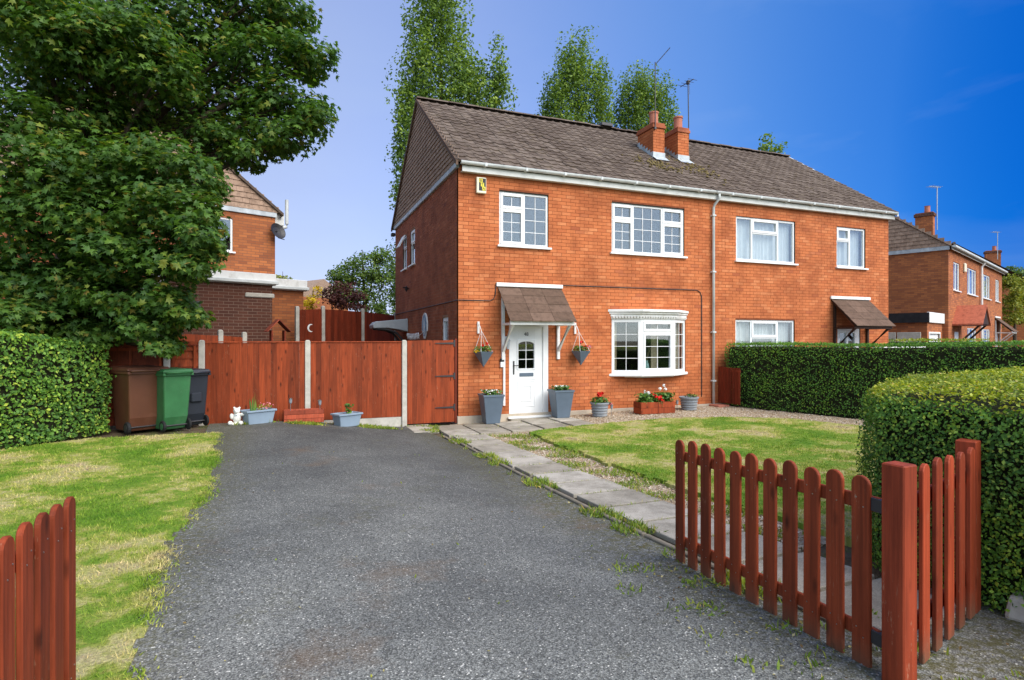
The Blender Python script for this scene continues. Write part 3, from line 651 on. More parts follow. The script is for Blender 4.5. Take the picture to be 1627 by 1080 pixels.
# ---- roof: single-roll interlocking tiles, each a piece
TW, TG = 0.25, 0.262
cp, sp_ = math.cos(PITCH), math.sin(PITCH); U0, Z0 = -0.20, 5.585     # eaves line of the tiling
def roof_z(u): return Z0 + (u-U0)*math.tan(PITCH)
def tile_mesh():
    prof = [(0, 0.012), (0.04, 0.028), (0.085, 0.012), (0.11, 0.002), (0.16, 0.0), (0.21, 0.002), (0.246, 0.010)]
    n = len(prof); V = []
    for (lo, ex) in ((0.0, 0.022), (TG+0.05, 0.0)):
        for x, z in prof: V.append((x, lo*cp - (z+ex)*sp_, lo*sp_ + (z+ex)*cp))
    for x, z in prof: V.append((x, 0.012*sp_, -0.012*cp))
    Fq = [(i, i+1, n+i+1, n+i) for i in range(n-1)] + [(2*n+i, 2*n+i+1, i+1, i) for i in range(n-1)] + [(2*n, 0, n, n), (3*n-1, 2*n-1, n-1, n-1)]
    Fq = [tuple(dict.fromkeys(f)) for f in Fq]
    me = bpy.data.meshes.new('roof_tile'); me.from_pydata(V, [], Fq); me.update(); return me
TILE = tile_mesh()
SL = math.hypot(3.8-U0, RIDGE-Z0); rows = int(SL/TG)
ROOF = {}
for h_, x0, x1 in ((house_a, -0.10, MID), (house_b, MID, 13.55)):
    r = MB().prism([(x0+.03, U0+0.05, Z0-0.03), (x1-.03, U0+0.05, Z0-0.03), (x1-.03, 3.8, RIDGE-0.02), (x0+.03, 3.8, RIDGE-0.02)], (0, 0.02, -0.03)).build('roof', 'under_roof', h_)
    MB().prism([(x0, 3.8, RIDGE), (x1, 3.8, RIDGE), (x1, DEPTH+0.2, Z0), (x0, DEPTH+0.2, Z0)], (0, 0.02, -0.04)).build('rear_slope', 'roof_tile', h_)
    ROOF[h_] = r; n = int(round((x1-x0)/TW)); tw = (x1-x0)/n; k = 0; rest = []
    spots = [(x0+i*tw, j) for j in range(rows) for i in range(n)]
    spots.sort(key=lambda q: (q[0]-CAM[0])**2 + (U0+q[1]*TG*cp-CAM[1])**2)
    for (x, j) in spots:
        d = j*TG; loc = (x, U0+d*cp, Z0+d*sp_+rnd.uniform(-0.006, 0.006))
        if k < 300:
            o = obj('roof_tile', TILE, 'roof_tile', r, loc); o.scale.x = tw/TW; o.rotation_euler = (rnd.uniform(-.03, .02), rnd.uniform(-.02, .02), rnd.uniform(-.008, .008)); k += 1
        else: rest.append(loc)
    if rest:
        tv = np.array([v.co[:] for v in TILE.vertices]); tv[:, 0] *= tw/TW; mbr = MB()
        fs = [tuple(p.vertices) for p in TILE.polygons]
        for L in rest: mbr.add(tv+np.array(L), fs)
        o = mbr.build('roof_tiles', 'roof_tile', h_); o['kind'] = 'stuff'
    x = x0
    while x < x1-0.1:
        L = min(0.45, x1-x); rt = MB(); pr = [(0.13*math.sin(a), 0.13*math.cos(a)*0.62) for a in np.linspace(-1.45, 1.45, 7)]
        V = [(xx, 3.8+p, RIDGE+q-0.02) for xx in (x, x+L-0.012) for p, q in pr]; rt.add(V, [(i, i+7, i+8, i+1) for i in range(6)]+[tuple(range(7)), tuple(range(13, 6, -1))])
        rt.build('ridge_tile', 'roof_tile', r, (0, 0, rnd.uniform(0, 0.02))); x += 0.45
# patches of moss that have slid down below the stacks
mv, mf = [], []
mossN = 220; ms = np.concatenate([rng.normal(5.9, 0.35, mossN//2), rng.normal(7.2, 0.3, mossN//2)]); md = np.concatenate([rng.normal(1.05, 0.22, mossN//2)-0.25*(ms[:mossN//2]-5.9), rng.normal(1.2, 0.3, mossN//2)-0.5*(ms[mossN//2:]-7.2)])
V, F3 = scatter(OCT, OCTF, np.stack([ms, md, roof_z(md)+0.05], 1), frames(rng.normal(0, .3, (mossN, 3))+np.array([0, -0.5, 1.])), rng.uniform(0.015, 0.055, (mossN, 1)))
o = obj('roof_moss', npmesh('roof_moss', V, F3), plain('moss', (0.17, 0.13, 0.055), 0.95, 0.1, 0.5, 5).m, house_a); o['kind'] = 'stuff'

# gable: tile hanging, bottom lead strip, verges
def gable(parent, name, loc, rz, half, base, rise, mat='gable_tile', course=0.112, tw=0.165, xs=1.0):
    """triangle of hung tiles, local x along the wall centred on 0, outside -y"""
    g = MB().prism([(-half, 0.0, base), (half, 0.0, base), (0, 0.0, base+rise)], (0, 0.08, 0)).build(name, 'under_roof', parent, loc, rz)
    mbr = MB(); z = 0.0; row = 0
    while z < rise-0.05:
        hw = half*(1-z/rise); x = -hw-(tw/2 if row % 2 else 0)
        while x < hw:
            a, b = max(x+0.002, -hw), min(x+tw-0.002, hw)
            if b-a > 0.02:
                ex = rnd.uniform(0, 0.005); m_ = (a+b)/2; zt = min(z+course+0.03, rise)
                zb = base+z+rnd.uniform(-.003, .003)
                mbr.add([(a, -0.034-ex, zb), (m_, -0.038-ex, zb), (b, -0.034-ex, zb), (a, -0.012, base+zt), (m_, -0.014, base+zt), (b, -0.012, base+zt), (a, -0.014, zb), (m_, -0.016, zb), (b, -0.014, zb)],
                        [(0, 1, 4, 3), (1, 2, 5, 4), (6, 7, 1, 0), (7, 8, 2, 1), (6, 0, 3), (2, 8, 5)])
            x += tw
        z += course; row += 1
    o = mbr.build('hung_tiles', mat, parent, loc, rz); o['kind'] = 'stuff'
    return g
gable(house_a, 'gable', (-0.03, 3.8, 0), R(-90), 3.95, 5.62, RIDGE-5.66)
MB().box(-0.06, 0.02, -0.02, DEPTH, 5.50, 5.64).build('gable_lead_strip', 'lead', house_a, bevel=0.01)
for s_ in (-1, 1):
    MB().prism([(-0.115, 3.8, RIDGE+0.03), (-0.115, 3.8, RIDGE-0.06), (-0.115, 3.8+s_*4.02, Z0-0.09), (-0.115, 3.8+s_*4.02, Z0+0.01)], (0.05, 0, 0)).build('verge_board', 'canopy_tile', house_a)
MB().prism([(13.35, 0, 5.5), (13.35, DEPTH, 5.5), (13.35, 3.8, RIDGE-0.05)], (0.05, 0, 0)).build('gable', 'gable_tile', house_b)
MB().prism([(13.5, 3.8, RIDGE+0.02), (13.5, 3.8, RIDGE-0.08), (13.5, -0.2, Z0-0.1), (13.5, -0.2, Z0)], (0.06, 0, 0)).build('verge_board', 'fascia', house_b)

# eaves: fascia, soffit, gutter
for h_, x0, x1 in ((house_a, 0.05, MID), (house_b, MID, 13.5)):
    MB().box(x0, x1, -0.13, -0.105, 5.40, 5.615).build('fascia', 'fascia', h_, bevel=0.004)
    MB().box(x0, x1, -0.105, 0.0, 5.405, 5.42).build('soffit', 'fascia', h_)
    gpr = [(-0.055*math.cos(a)-0.19, 5.59-0.062*math.sin(a)) for a in np.linspace(0, math.pi, 9)]
    V = [(x, p, q) for x in (x0-0.05, x1) for p, q in gpr] + [(x, p*1.0+(0.006 if i < 4 else -0.006), q+0.006) for x in (x0-0.05, x1) for i, (p, q) in enumerate(gpr)]
    gm = MB(); gm.add(V, [(i, i+1, i+10, i+9) for i in range(8)]+[(18+i+1, 18+i, 27+i, 27+i+1) for i in range(8)]+[(0, 9, 27, 18), (8, 26, 35, 17)]+[tuple(range(9)), tuple(range(9, 18))])
    gm.build('gutter', 'gutter', h_)
    x = x0+0.5
    while x < x1:
        MB().box(x-0.03, x+0.03, -0.252, -0.13, 5.52, 5.598).build('gutter_bracket', 'gutter', h_, bevel=0.01); x += 0.95
MB().tube([(6.86, -0.19, 5.55), (6.86, -0.19, 5.42), (6.80, -0.09, 5.28), (6.79, -0.06, 5.2), (6.79, -0.06, 0.12)], 0.034, 10).build('downpipe', 'gutter', house_b, smooth=True)
for z in (5.0, 3.55, 2.0, 0.75): MB().box(6.735, 6.845, -0.105, 0.0, z-0.02, z+0.02).build('pipe_clip', 'gutter', house_b, bevel=0.006)
MB().box(6.63, 6.98, -0.42, -0.06, 0.06, 0.16).build('gully', 'terracotta', house_b, bevel=0.01)

# chimney stacks
def chimney(parent, s0, s1, u0, u1, zt):
    hb = roof_z(u0)-0.35
    st = MB().box(s0+.006, s1-.006, u0+.006, u1-.006, hb, zt-0.16).build('chimney', 'mortar', parent)
    rects = brick_rows(s0, s1, roof_z(u0)-0.25, zt-0.17, [])
    o = obj('stack_bricks', bricks_mesh([r for r in rects], 'stack_bricks', 0.05), 'brick', st, (0, u0, 0)); o['kind'] = 'stuff'
    side = brick_rows(-u1, -u0, roof_z(u0)-0.25, zt-0.17, [])
    o = obj('stack_side_bricks', bricks_mesh(side, 'stack_side_bricks', 0.05), 'brick', st, (s0, 0, 0), R(-90)); o['kind'] = 'stuff'
    MB().box(s0-0.035, s1+0.035, u0-0.035, u1+0.035, zt-0.17, zt-0.09).build('chimney_cap', 'brick_side', st, bevel=0.006)
    MB().box(s0-0.015, s1+0.015, u0-0.015, u1+0.015, zt-0.09, zt-0.02).build('chimney_crown', 'brick_side', st, bevel=0.01)
    MB().lathe([(0.125, zt-0.05), (0.12, zt+0.30), (0.14, zt+0.32), (0.14, zt+0.36), (0.11, zt+0.36), (0.1, zt+0.1)], (s0+s1)/2, u0+0.24, 16).build('chimney_pot', 'terracotta', st, smooth=False)
    fl = MB(); fl.box(s0-0.012, s1+0.012, u0-0.02, u0+0.003, roof_z(u0)-0.03, roof_z(u0)+0.18)
    fl.add([(s0-0.03, u0-0.22, roof_z(u0-0.22)+0.06), (s1+0.03, u0-0.22, roof_z(u0-0.22)+0.06), (s1+0.03, u0, roof_z(u0)+0.065), (s0-0.03, u0, roof_z(u0)+0.065)], [(0, 1, 2, 3)])
    n = 6
    for i in range(n):
        a, b = u0+(u1-u0)*i/n, u0+(u1-u0)*(i+1)/n
        fl.add([(s0-0.012, a, roof_z(a)+0.0), (s0-0.012, b, roof_z(b)+0.0), (s0-0.012, b, roof_z(b)+0.10), (s0-0.012, a, roof_z(a)+0.20)], [(3, 2, 1, 0)])
    fl.build('flashing', 'lead', st)
    return st
chimney(house_a, 6.16, 6.54, 1.66, 2.42, 7.95)
chimney(house_b, 7.05, 7.43, 1.72, 2.50, 7.96)
MB().box(5.65, 6.05, 3.6, 4.05, RIDGE+0.02, RIDGE+0.12).build('ridge_vent', 'iron', house_a, bevel=0.01)

# windows of the left semi
W_, H_ = 1.198, 1.2
make_window(house_a, 'window', (WA1[0], 0.035, WA1[2]), 0, W_, H_, [(0, .5, .68, 1, 2, 1, True), (0, .5, 0, .68, 2, 3, True), (.5, 1, 0, 1, 2, 4, False)], label='white upstairs casement window above the door canopy')
W_ = 2.12
make_window(house_a, 'window', (WA2[0], 0.035, WA2[2]), 0, W_, H_, [(0, .29, .67, 1, 2, 1, True), (0, .29, 0, .67, 2, 3, True), (.29, .69, 0, 1, 3, 4, False), (.69, 1, .67, 1, 2, 1, True), (.69, 1, 0, .67, 2, 3, True)], label='wide white upstairs window with small panes above the bay')
for (a, b, c, d) in (WA1, WA2): MB().box(a-0.01, b+0.01, 0.0, 0.09, d-0.005, d+0.015).build('head_strip', 'under_roof', house_a)  # thin near-black strip across each upstairs window head
for (a, b, c, d), tall in ((SW1, True), (SW2, True), (SW3, False)):
    w = make_window(house_a, 'side_window', (0.03, b, c), R(-90), b-a, d-c, [(0, 1, .62, 1, 1, 1, True), (0, 1, 0, .62, 1, 1, False)] if tall else [(0, 1, .45, 1, 1, 1, True), (0, 1, 0, .45, 1, 1, False)])
MB().prism([(-0.02, 5.72, 5.02), (-0.02, 6.2, 5.02), (-0.2, 6.2, 4.66), (-0.2, 5.72, 4.66)], (-0.03, 0, 0.01)).build('open_casement', 'white_plastic', house_a)

# bay window
bay = bpy.data.meshes  # plan points of the bow
BP = [(3.80, 0.02), (4.45, -0.27), (5.40, -0.27), (5.95, 0.02)]
head = MB(); hz0, hz1 = 2.30, 2.53
for k, (o0, z0, z1) in enumerate(((0.02, 2.30, 2.36), (0.05, 2.36, 2.42), (0.10, 2.42, 2.47), (0.15, 2.47, 2.53))):
    pl = [(3.80-o0*0.7, 0.0), (4.45-o0*0.3, -0.27-o0), (5.40+o0*0.3, -0.27-o0), (5.95+o0*0.7, 0.0)]
    head.prism([(x, y, z0) for x, y in pl], (0, 0, z1-z0))
bw = head.build('bay_window', 'white_paint', house_a, bevel=0.006); bw['label'] = 'white three sided bay window under a flaking moulded cornice'
dm = MB()
for i in range(3):
    (xa, ya), (xb, yb) = BP[i], BP[i+1]; L = math.hypot(xb-xa, yb-ya); n = int(L/0.07)
    for j in range(n):
        t = (j+0.5)/n; x = xa+(xb-xa)*t; y = ya+(yb-ya)*t; dm.frus(x+0.02*(yb-ya)/L, y-0.055, 2.325, 2.36, 0.014, 0.014, 0.02, 0.02)
dm.build('dentils', 'white_paint', bw)['kind'] = 'stuff'
MB().prism([(3.72, 0.0, 0.93), (4.42, -0.36, 0.93), (5.43, -0.36, 0.93), (6.03, 0.0, 0.93)], (0, 0, 0.07)).build('sill', 'white_plastic', bw, bevel=0.015, seg=2)
MB().prism([(3.80, 0.3, 0.90), (4.46, -0.25, 0.90), (5.39, -0.25, 0.90), (5.94, 0.3, 0.90)], (0, 0, 0.03)).build('bay_soffit', 'white_paint', bw)
MB().prism([(3.80, 0.1, 2.3), (3.80, 0.0, 2.3), (4.46, -0.25, 2.3), (5.39, -0.25, 2.3), (5.94, 0.0, 2.3), (5.94, 0.1, 2.3)], (0, 0, 0.004)).build('bay_ceiling', 'white_paint', bw)
specs = [[(0, 1, 0, 1, 2, 4, False)], [(0, 1, .76, 1, 2, 1, True), (0, 1, 0, .76, 2, 3, True)], [(0, 1, 0, 1, 2, 4, False)]]
for i in range(3):
    (xa, ya), (xb, yb) = BP[i], BP[i+1]; L = math.hypot(xb-xa, yb-ya); rz = math.atan2(yb-ya, xb-xa)
    w = make_window(bw, 'casement', (xa, ya, 1.0), rz, L, 1.30, specs[i], sill=False, fw=0.075)
for x0, x1 in ((3.86, 4.0), (5.55, 5.85), (5.0, 5.2)):
    n = 12; V = [(x0+(x1-x0)*i/n, 0.12+0.025*math.sin(i*1.9), 1.02) for i in range(n+1)]; V += [(a, b, 2.28) for a, b, c in V]
    MB().add(V, [(i, i+1, n+2+i, n+1+i) for i in range(n)]).build('curtain', 'cream_curtain', bw, smooth=True)
vs = thing('vase', 'pale teal vase with bare twigs on the bay window sill', 'vase', (4.72, -0.08, 1.0))
MB().lathe([(0.05, 0), (0.075, 0.08), (0.07, 0.2), (0.04, 0.28), (0.05, 0.30)], n=14).build('vase_body', 'vase', vs, smooth=True)
for i in range(9):
    a = rnd.uniform(0, 6.28); MB().tube([(0, 0, 0.25), (0.08*math.cos(a), 0.05*math.sin(a), 0.5), (0.2*math.cos(a), 0.08*math.sin(a), rnd.uniform(.6, .85))], 0.004, 5).build('branch', 'twig', vs)
# timber look inside the bay: the room's inner window board
MB().box(3.82, 5.93, 0.0, 0.3, 0.97, 1.0).build('window_board', 'white_paint', bw)

# windows of the right semi
lit3 = [(0, .27, 0, 1, 1, 1, False), (.27, .71, .66, 1, 1, 1, True), (.27, .71, 0, .66, 1, 1, False), (.71, 1, 0, 1, 1, 1, False)]
make_window(house_b, 'window', (WB1[0], 0.035, WB1[2]), 0, 2.08, 1.17, lit3, curtain='curtain', label='white three part upstairs window with net curtains')
make_window(house_b, 'window', (WB2[0], 0.035, WB2[2]), 0, 1.17, 1.16, [(0, .47, .66, 1, 1, 1, True), (0, .47, 0, .66, 1, 1, False), (.47, 1, 0, 1, 1, 1, False)], curtain='curtain', label='narrow white upstairs window with net curtain')
make_window(house_b, 'window', (WB3[0], 0.035, WB3[2]), 0, 2.08, 1.39, lit3, curtain='curtain', label='white downstairs window with net curtain behind the hedge')

# front door, number 48
def text(body, name, loc, size, mat, parent, rz=0, ext=0.003):
    c = bpy.data.curves.new(name, 'FONT'); c.body = body; c.size = size; c.extrude = ext; c.align_x = 'CENTER'; c.align_y = 'CENTER'
    t = bpy.data.objects.new(name, c); COL.objects.link(t); bpy.context.view_layer.update()
    me = bpy.data.meshes.new_from_object(t.evaluated_get(bpy.context.evaluated_depsgraph_get())); bpy.data.objects.remove(t); me.materials.clear()
    o = obj(name, me, mat, parent, loc); o.rotation_euler = (R(90), 0, rz); return o
fr_ = MB(); fr_.box(1.17, 1.25, 0.0, 0.09, 0.09, 2.16); fr_.box(2.0, 2.13, 0.0, 0.09, 0.09, 2.16); fr_.box(1.25, 2.0, 0.0, 0.09, 2.09, 2.16)
dfr = fr_.build('door_frame', 'white_plastic', house_a, bevel=0.005)
dr = MB().cells(1.25, 2.0, 0.10, 2.09, [(1.40, 1.79, 1.16, 1.78)], 0.03, 0.08).build('door', 'white_plastic', house_a, bevel=0.003); dr['label'] = 'white panelled front door with arched six pane light'
pan = MB(); pan.ring(1.37, 1.82, 1.13, 1.81, 0.03, 0.014, 0.04); pan.ring(1.38, 1.81, 0.30, 0.88, 0.02, 0.02, 0.032); pan.ring(1.47, 1.72, 0.42, 0.77, 0.018, 0.018, 0.032); pan.box(1.36, 1.83, 0.018, 0.032, 0.905, 0.925)
pan.build('panel_moulding', 'white_plastic', dr, bevel=0.003)
arc = MB(); pts = [(1.40, 1.70)]+[(1.595+0.195*math.cos(a), 1.70+0.07*math.sin(a)) for a in np.linspace(math.pi, 0, 9)]+[(1.79, 1.79), (1.40, 1.79)]
arc.prism([(x, 0.018, z) for x, z in pts], (0, 0.03, 0)); arc.build('arch', 'white_plastic', dr)
for i in range(2):
    for j in range(3): MB().box(1.40+i*0.195+0.003, 1.40+(i+1)*0.195-0.003, 0.05, 0.056, 1.16+j*0.205+.003, 1.16+(j+1)*0.205-.003).build('pane', 'glass', dr)
gb = MB(); gb.box(1.588, 1.602, 0.04, 0.049, 1.16, 1.77)
for j in (1, 2): gb.box(1.40, 1.79, 0.041, 0.048, 1.16+j*0.205-.007, 1.16+j*0.205+.007)
gb.build('glazing_bar', 'white_plastic', dr)
MB().box(1.43, 1.77, 0.016, 0.034, 0.98, 1.06).build('letterbox', 'slate_planter', dr, bevel=0.005)
hd = MB(); hd.box(1.275, 1.305, 0.015, 0.03, 1.03, 1.33); hd.tube([(1.29, 0.02, 1.23), (1.29, -0.03, 1.23), (1.39, -0.03, 1.23)], 0.009, 8); hd.build('door_handle', 'iron', dr)
text('48', 'door_number', (1.595, 0.026, 1.93), 0.11, 'iron', dr)
MB().box(1.12, 2.18, -0.09, 0.05, 0.055, 0.10).build('door_sill', 'white_plastic', house_a, bevel=0.008)
MB().box(1.15, 2.15, -0.16, 0.0, -0.03, 0.055).build('step', 'slab', house_a, bevel=0.008)

# tiled door canopies with brackets
def canopy(parent, x0, x1, zt, drop, out, white, tiles, rows_=4):
    timber = 'white_paint' if white else 'brown_wood'
    c = MB().prism([(x0+0.03, 0, zt-0.03), (x0+0.03, -out, zt-drop-0.03), (x0+0.03, -out, zt-drop-0.07), (x0+0.03, 0, zt-0.07)], (x1-x0-0.06, 0, 0)).build('door_canopy', 'brown_wood', parent)
    ln = math.hypot(out+0.08, drop); ang = math.atan2(drop, out); n = 3
    for j in range(rows_):
        for i in range(n):
            a, b = x0+(x1-x0)*i/n+0.003, x0+(x1-x0)*(i+1)/n-0.003; t0, t1 = j/rows_, (j+1)/rows_+0.03
            y0, z0, y1, z1 = -t0*(out+0.08), zt-t0*drop*1.06, -t1*(out+0.08), zt-t1*drop*1.06
            MB().add([(a, y0, z0), (b, y0, z0), (b, y1, z1+0.02), (a, y1, z1+0.02), (a, y1, z1), (b, y1, z1), (a, y0, z0-0.02), (b, y0, z0-0.02)],
                     [(0, 3, 2, 1), (3, 4, 5, 2), (0, 6, 4, 3), (1, 2, 5, 7)]).build('canopy_tile', tiles, c, (0, 0, rnd.uniform(0, .004)))
    MB().box(x0-0.04, x1+0.02, -0.05, -0.003, zt+0.0, zt+0.085).build('canopy_flashing', 'white_paint', c, bevel=0.006)
    MB().box(x0+0.03, x1-0.02, -out-0.03, -out+0.015, zt-drop-0.14, zt-drop-0.02).build('canopy_fascia', 'white_paint' if white else 'brown_wood', c, bevel=0.005)
    for x in (x0+0.08, x1-0.13):
        b = MB(); b.box(x, x+0.07, -0.06, -0.002, zt-1.62 if white and x < x0+0.3 else zt-1.62, zt-0.05)
        b.prism([(x+0.005, -0.06, zt-1.45), (x+0.005, -0.06, zt-1.35), (x+0.005, -out+0.02, zt-drop-0.14), (x+0.005, -out+0.09, zt-drop-0.14)], (0.06, 0, 0))
        b.prism([(x+0.004, -0.06, zt-drop-0.14), (x+0.004, -out, zt-drop-0.14), (x+0.004, -out, zt-drop-0.09), (x+0.004, -0.06, zt-drop-0.09)], (0.058, 0, 0))
        b.build('bracket', timber, c, bevel=0.005)
    return c
canopy(house_a, 0.90, 2.46, 2.98, 0.72, 0.66, True, 'canopy_tile')
canopy(house_b, 11.02, 12.56, 2.97, 0.72, 0.70, False, 'canopy_tile')
db = MB().cells(DOORB[0], DOORB[1], 0.15, 2.16, [(11.40, 11.66, 0.4, 2.0), (11.74, 12.0, 0.4, 2.0)], 0.02, 0.09).build('front_door', 'white_plastic', house_b, bevel=0.005)
MB().box(11.38, 12.02, 0.05, 0.06, 0.38, 2.02).build('door_glass', 'glass', db)

# wires and small wall fittings
MB().tube([(0.004, -0.012, 2.66), (0.72, -0.012, 2.66), (0.80, -0.012, 2.70), (0.84, -0.012, 2.80), (0.86, -0.014, 3.05)], 0.011, 6).build('cable', 'iron', house_a)
MB().tube([(2.48, -0.012, 3.06), (6.30, -0.012, 3.07), (6.40, -0.012, 3.02), (6.45, -0.012, 2.92), (6.45, -0.012, 0.35)], 0.011, 6).build('cable', 'iron', house_a)
MB().tube([(-0.012, 0.0, 2.66), (-0.012, DEPTH, 2.66)], 0.011, 6).build('cable', 'iron', house_a)
MB().box(1.02, 1.065, -0.04, -0.002, 0.35, 1.5).build('trunking', 'white_plastic', house_a)
al = thing('alarm_box', 'cream alarm box with yellow and black letters BTA under the eaves', 'alarm box', (0.39, 0, 4.98))
MB().box(0, 0.225, -0.075, -0.002, 0, 0.35).build('alarm_cover', 'alarm_cover', al, bevel=0.02, seg=2)
MB().box(0.052, 0.208, -0.078, -0.074, 0.055, 0.325).build('alarm_panel', 'black', al)
for i, (ch, xo) in enumerate((('B', 0.095), ('T', 0.128), ('A', 0.160))):
    ls = MB().box(xo-0.035, xo+0.038, -0.0795, -0.0775, 0.232-i*0.085, 0.315-i*0.085).build('letter_panel', 'yellow_sign', al); text(ch, 'letter', (xo, -0.081, 0.272-i*0.085), 0.088, 'black', al, ext=0.001)
ln = thing('wall_lantern', 'small clear wall lantern beside the white front door', 'lantern', (1.10, -0.004, 1.72))
MB().box(-0.03, 0.03, -0.02, 0, 0.0, 0.16).build('back_plate', 'white_paint', ln, bevel=0.004); MB().tube([(0, -0.02, 0.12), (0, -0.09, 0.17), (0, -0.11, 0.12)], 0.008, 6).build('arm', 'white_paint', ln)
MB().lathe([(0.03, -0.12), (0.05, 0.05), (0.06, 0.06), (0.015, 0.12)], 0, -0.11, 8).build('lantern_body', 'grey_pvc', ln)
bx_ = thing('key_safe', 'small white and black box fixed below the left canopy bracket', 'meter box', (1.0, 0, 1.20))
MB().box(-0.05, 0.03, -0.05, -0.002, 0.0, 0.12).build('box_body', 'white_plastic', bx_, bevel=0.006); MB().box(-0.055, 0.035, -0.056, -0.002, 0.12, 0.19).build('box_lid', 'black', bx_, bevel=0.006)
# left wall fittings
ov = thing('wall_plaque', 'oval blue stained panel with white rim hung on the side wall', 'plaque', (0, 3.1, 1.84))
pts = [(-0.20, 0.16), (-0.08, 0.0), (0.08, 0.0), (0.20, 0.16), (0.30, 0.2), (0.30, 0.42), (0.22, 0.58), (0.1, 0.66), (0, 0.68), (-0.1, 0.66), (-0.22, 0.58), (-0.30, 0.42), (-0.30, 0.2)]
MB().prism([(-0.004, x, z) for x, z in pts], (-0.03, 0, 0)).build('rim', 'white_paint', ov)
MB().prism([(-0.030, x*0.82, 0.06+z*0.85) for x, z in pts], (-0.008, 0, 0)).build('blue_glass', 'mosaic_blue', ov)
MB().prism([(-0.038, x, z) for x, z in ((-0.03, 0.1), (0.03, 0.1), (0.08, 0.3), (0.02, 0.55), (-0.06, 0.3))], (-0.004, 0, 0)).build('motif', 'white_paint', ov)
sc_ = thing('side_canopy', 'grey moulded canopy on a curved dark bracket over the side door', 'canopy', (0, 5.4, 2.05))
MB().prism([(-0.01, 0, 0.0), (-0.01, 0, 0.40), (-0.35, 0, 0.36), (-0.95, 0, 0.30), (-1.05, 0, 0.2), (-1.03, 0, 0.10), (-0.6, 0, 0.11), (-0.25, 0, 0.06)], (0, 0.85, 0)).build('canopy_shell', 'grey_pvc', sc_, bevel=0.015)
for y in (0.05, 0.75): MB().tube([(-0.95, y, 0.09), (-0.6, y, 0.06), (-0.35, y, -0.03), (-0.2, y, -0.2), (-0.06, y, -0.45)], 0.035, 8).build('bracket', 'iron', sc_)
cd = thing('coiled_cable', 'white coiled cable hanging between side canopy and oval plaque', 'cable', (0, 0, 0))
MB().tube([(-0.06+0.02*math.cos(t*9), 5.3-t*1.7/6.3+0.10*math.cos(t*9), 1.92+0.09*math.sin(t*9)-0.03*math.sin(t/2)) for t in np.linspace(0, 6.3, 130)]+[(-0.05, 3.3, 1.98), (-0.04, 3.2, 2.03)], 0.010, 5).build('cable_coil', 'white_plastic', cd)
cctv = thing('wall_hook', 'dark iron bird shaped hook on the shaded side wall', 'hook', (0, 5.3, 3.34))
MB().tube([(-0.01, 0, 0), (-0.10, -0.05, 0.03), (-0.2, -0.1, 0.02)], 0.02, 6).build('hook_arm', 'iron', cctv); MB().lathe([(0.005, -0.1), (0.05, -0.02), (0.03, 0.06), (0.005, 0.09)], -0.08, 0, 8).build('hook_body', 'iron', cctv)
MB().box(-0.14, 0.0, DEPTH-0.02, DEPTH+0.12, 5.3, 5.42).build('gutter_end', 'iron', house_a, bevel=0.02)
# aerials
a1 = thing('tv_aerial', 'tall bare aerial pole with one slanting arm on the left chimney', 'aerial', (6.2, 1.62, 7.75))
MB().tube([(0, 0, 0), (0, 0, 1.85)], 0.016, 6).build('mast', 'iron', a1); MB().tube([(0, 0, 1.78), (0.42, -0.1, 2.28)], 0.011, 6).build('boom', 'iron', a1)
for t in (0.15, 0.3, 0.45, 0.6, 0.8, 0.95): MB().tube([(0.42*t-.03, -0.1*t-0.09, 1.78+.5*t), (0.42*t+.03, -0.1*t+0.09, 1.78+.5*t)], 0.005, 5).build('element', 'iron', a1)
MB().box(-0.03, 0.03, -0.02, 0.05, -0.03, 0.03).build('clamp', 'iron', a1)
a2 = thing('tv_aerial', 'aerial pole with small crossed head on the right chimney', 'aerial', (7.46, 1.75, 7.6))
MB().tube([(0, 0, 0), (-0.03, 0, 1.72)], 0.016, 6).build('mast', 'iron', a2); MB().tube([(-0.03, -0.25, 1.68), (-0.03, 0.35, 1.70)], 0.012, 6).build('boom', 'iron', a2)
for t in (-0.2, -0.05, 0.1, 0.25): MB().tube([(-0.19, t, 1.69), (0.13, t, 1.69)], 0.006, 5).build('element', 'iron', a2)
MB().box(-0.06, 0.0, -0.05, 0.05, 1.64, 1.74).build('head', 'iron', a2); MB().tube([(0.02, 0, 1.6), (0.03, 0, 1.35)], 0.005, 5).build('lead_wire', 'iron', a2)

# ------------------------------------------------------------------ fences
def board_run(parent, name, p0, p1, zb0, zb1, zt0, zt1, bw_, mat, thick=0.016, gap=0.002, jitter=0.004):
    """vertical boards between two plan points; bottoms and tops run straight"""
    d = Vector((p1[0]-p0[0], p1[1]-p0[1])); L = d.length; n = max(1, int(round(L/bw_))); w = L/n; rz = math.atan2(d.y, d.x)
    for i in range(n):
        t = (i+0.5)/n; c = (p0[0]+d.x*t, p0[1]+d.y*t); zb = zb0+(zb1-zb0)*t; zt = zt0+(zt1-zt0)*t
        k = MB(); h = zt-zb+rnd.uniform(-jitter, jitter)
        k.add([(-w/2, 0.007, 0), (w/2-gap, -0.006, 0), (w/2-gap, thick-0.006, 0), (-w/2, thick, 0), (-w/2, 0.007, h), (w/2-gap, -0.006, h), (w/2-gap, thick-0.006, h), (-w/2, thick, h)],
              [(0,3,2,1),(4,5,6,7),(0,1,5,4),(1,2,6,5),(2,3,7,6),(3,0,4,7)])
        k.build('board', mat, parent, (c[0], c[1]+rnd.uniform(-.003, .003), zb), rz)
def concrete_post(parent, x, y, z0, z1, w=0.10, rz=0):
    k = MB().frus(0, 0, 0, z1-z0-0.03, w/2, w/2, w/2, w/2); k.frus(0, 0, z1-z0-0.03, z1-z0, w/2, w/2, w/2-0.02, w/2-0.02)
    k.build('post', 'concrete', parent, (x, y, z0), rz, bevel=0.006)

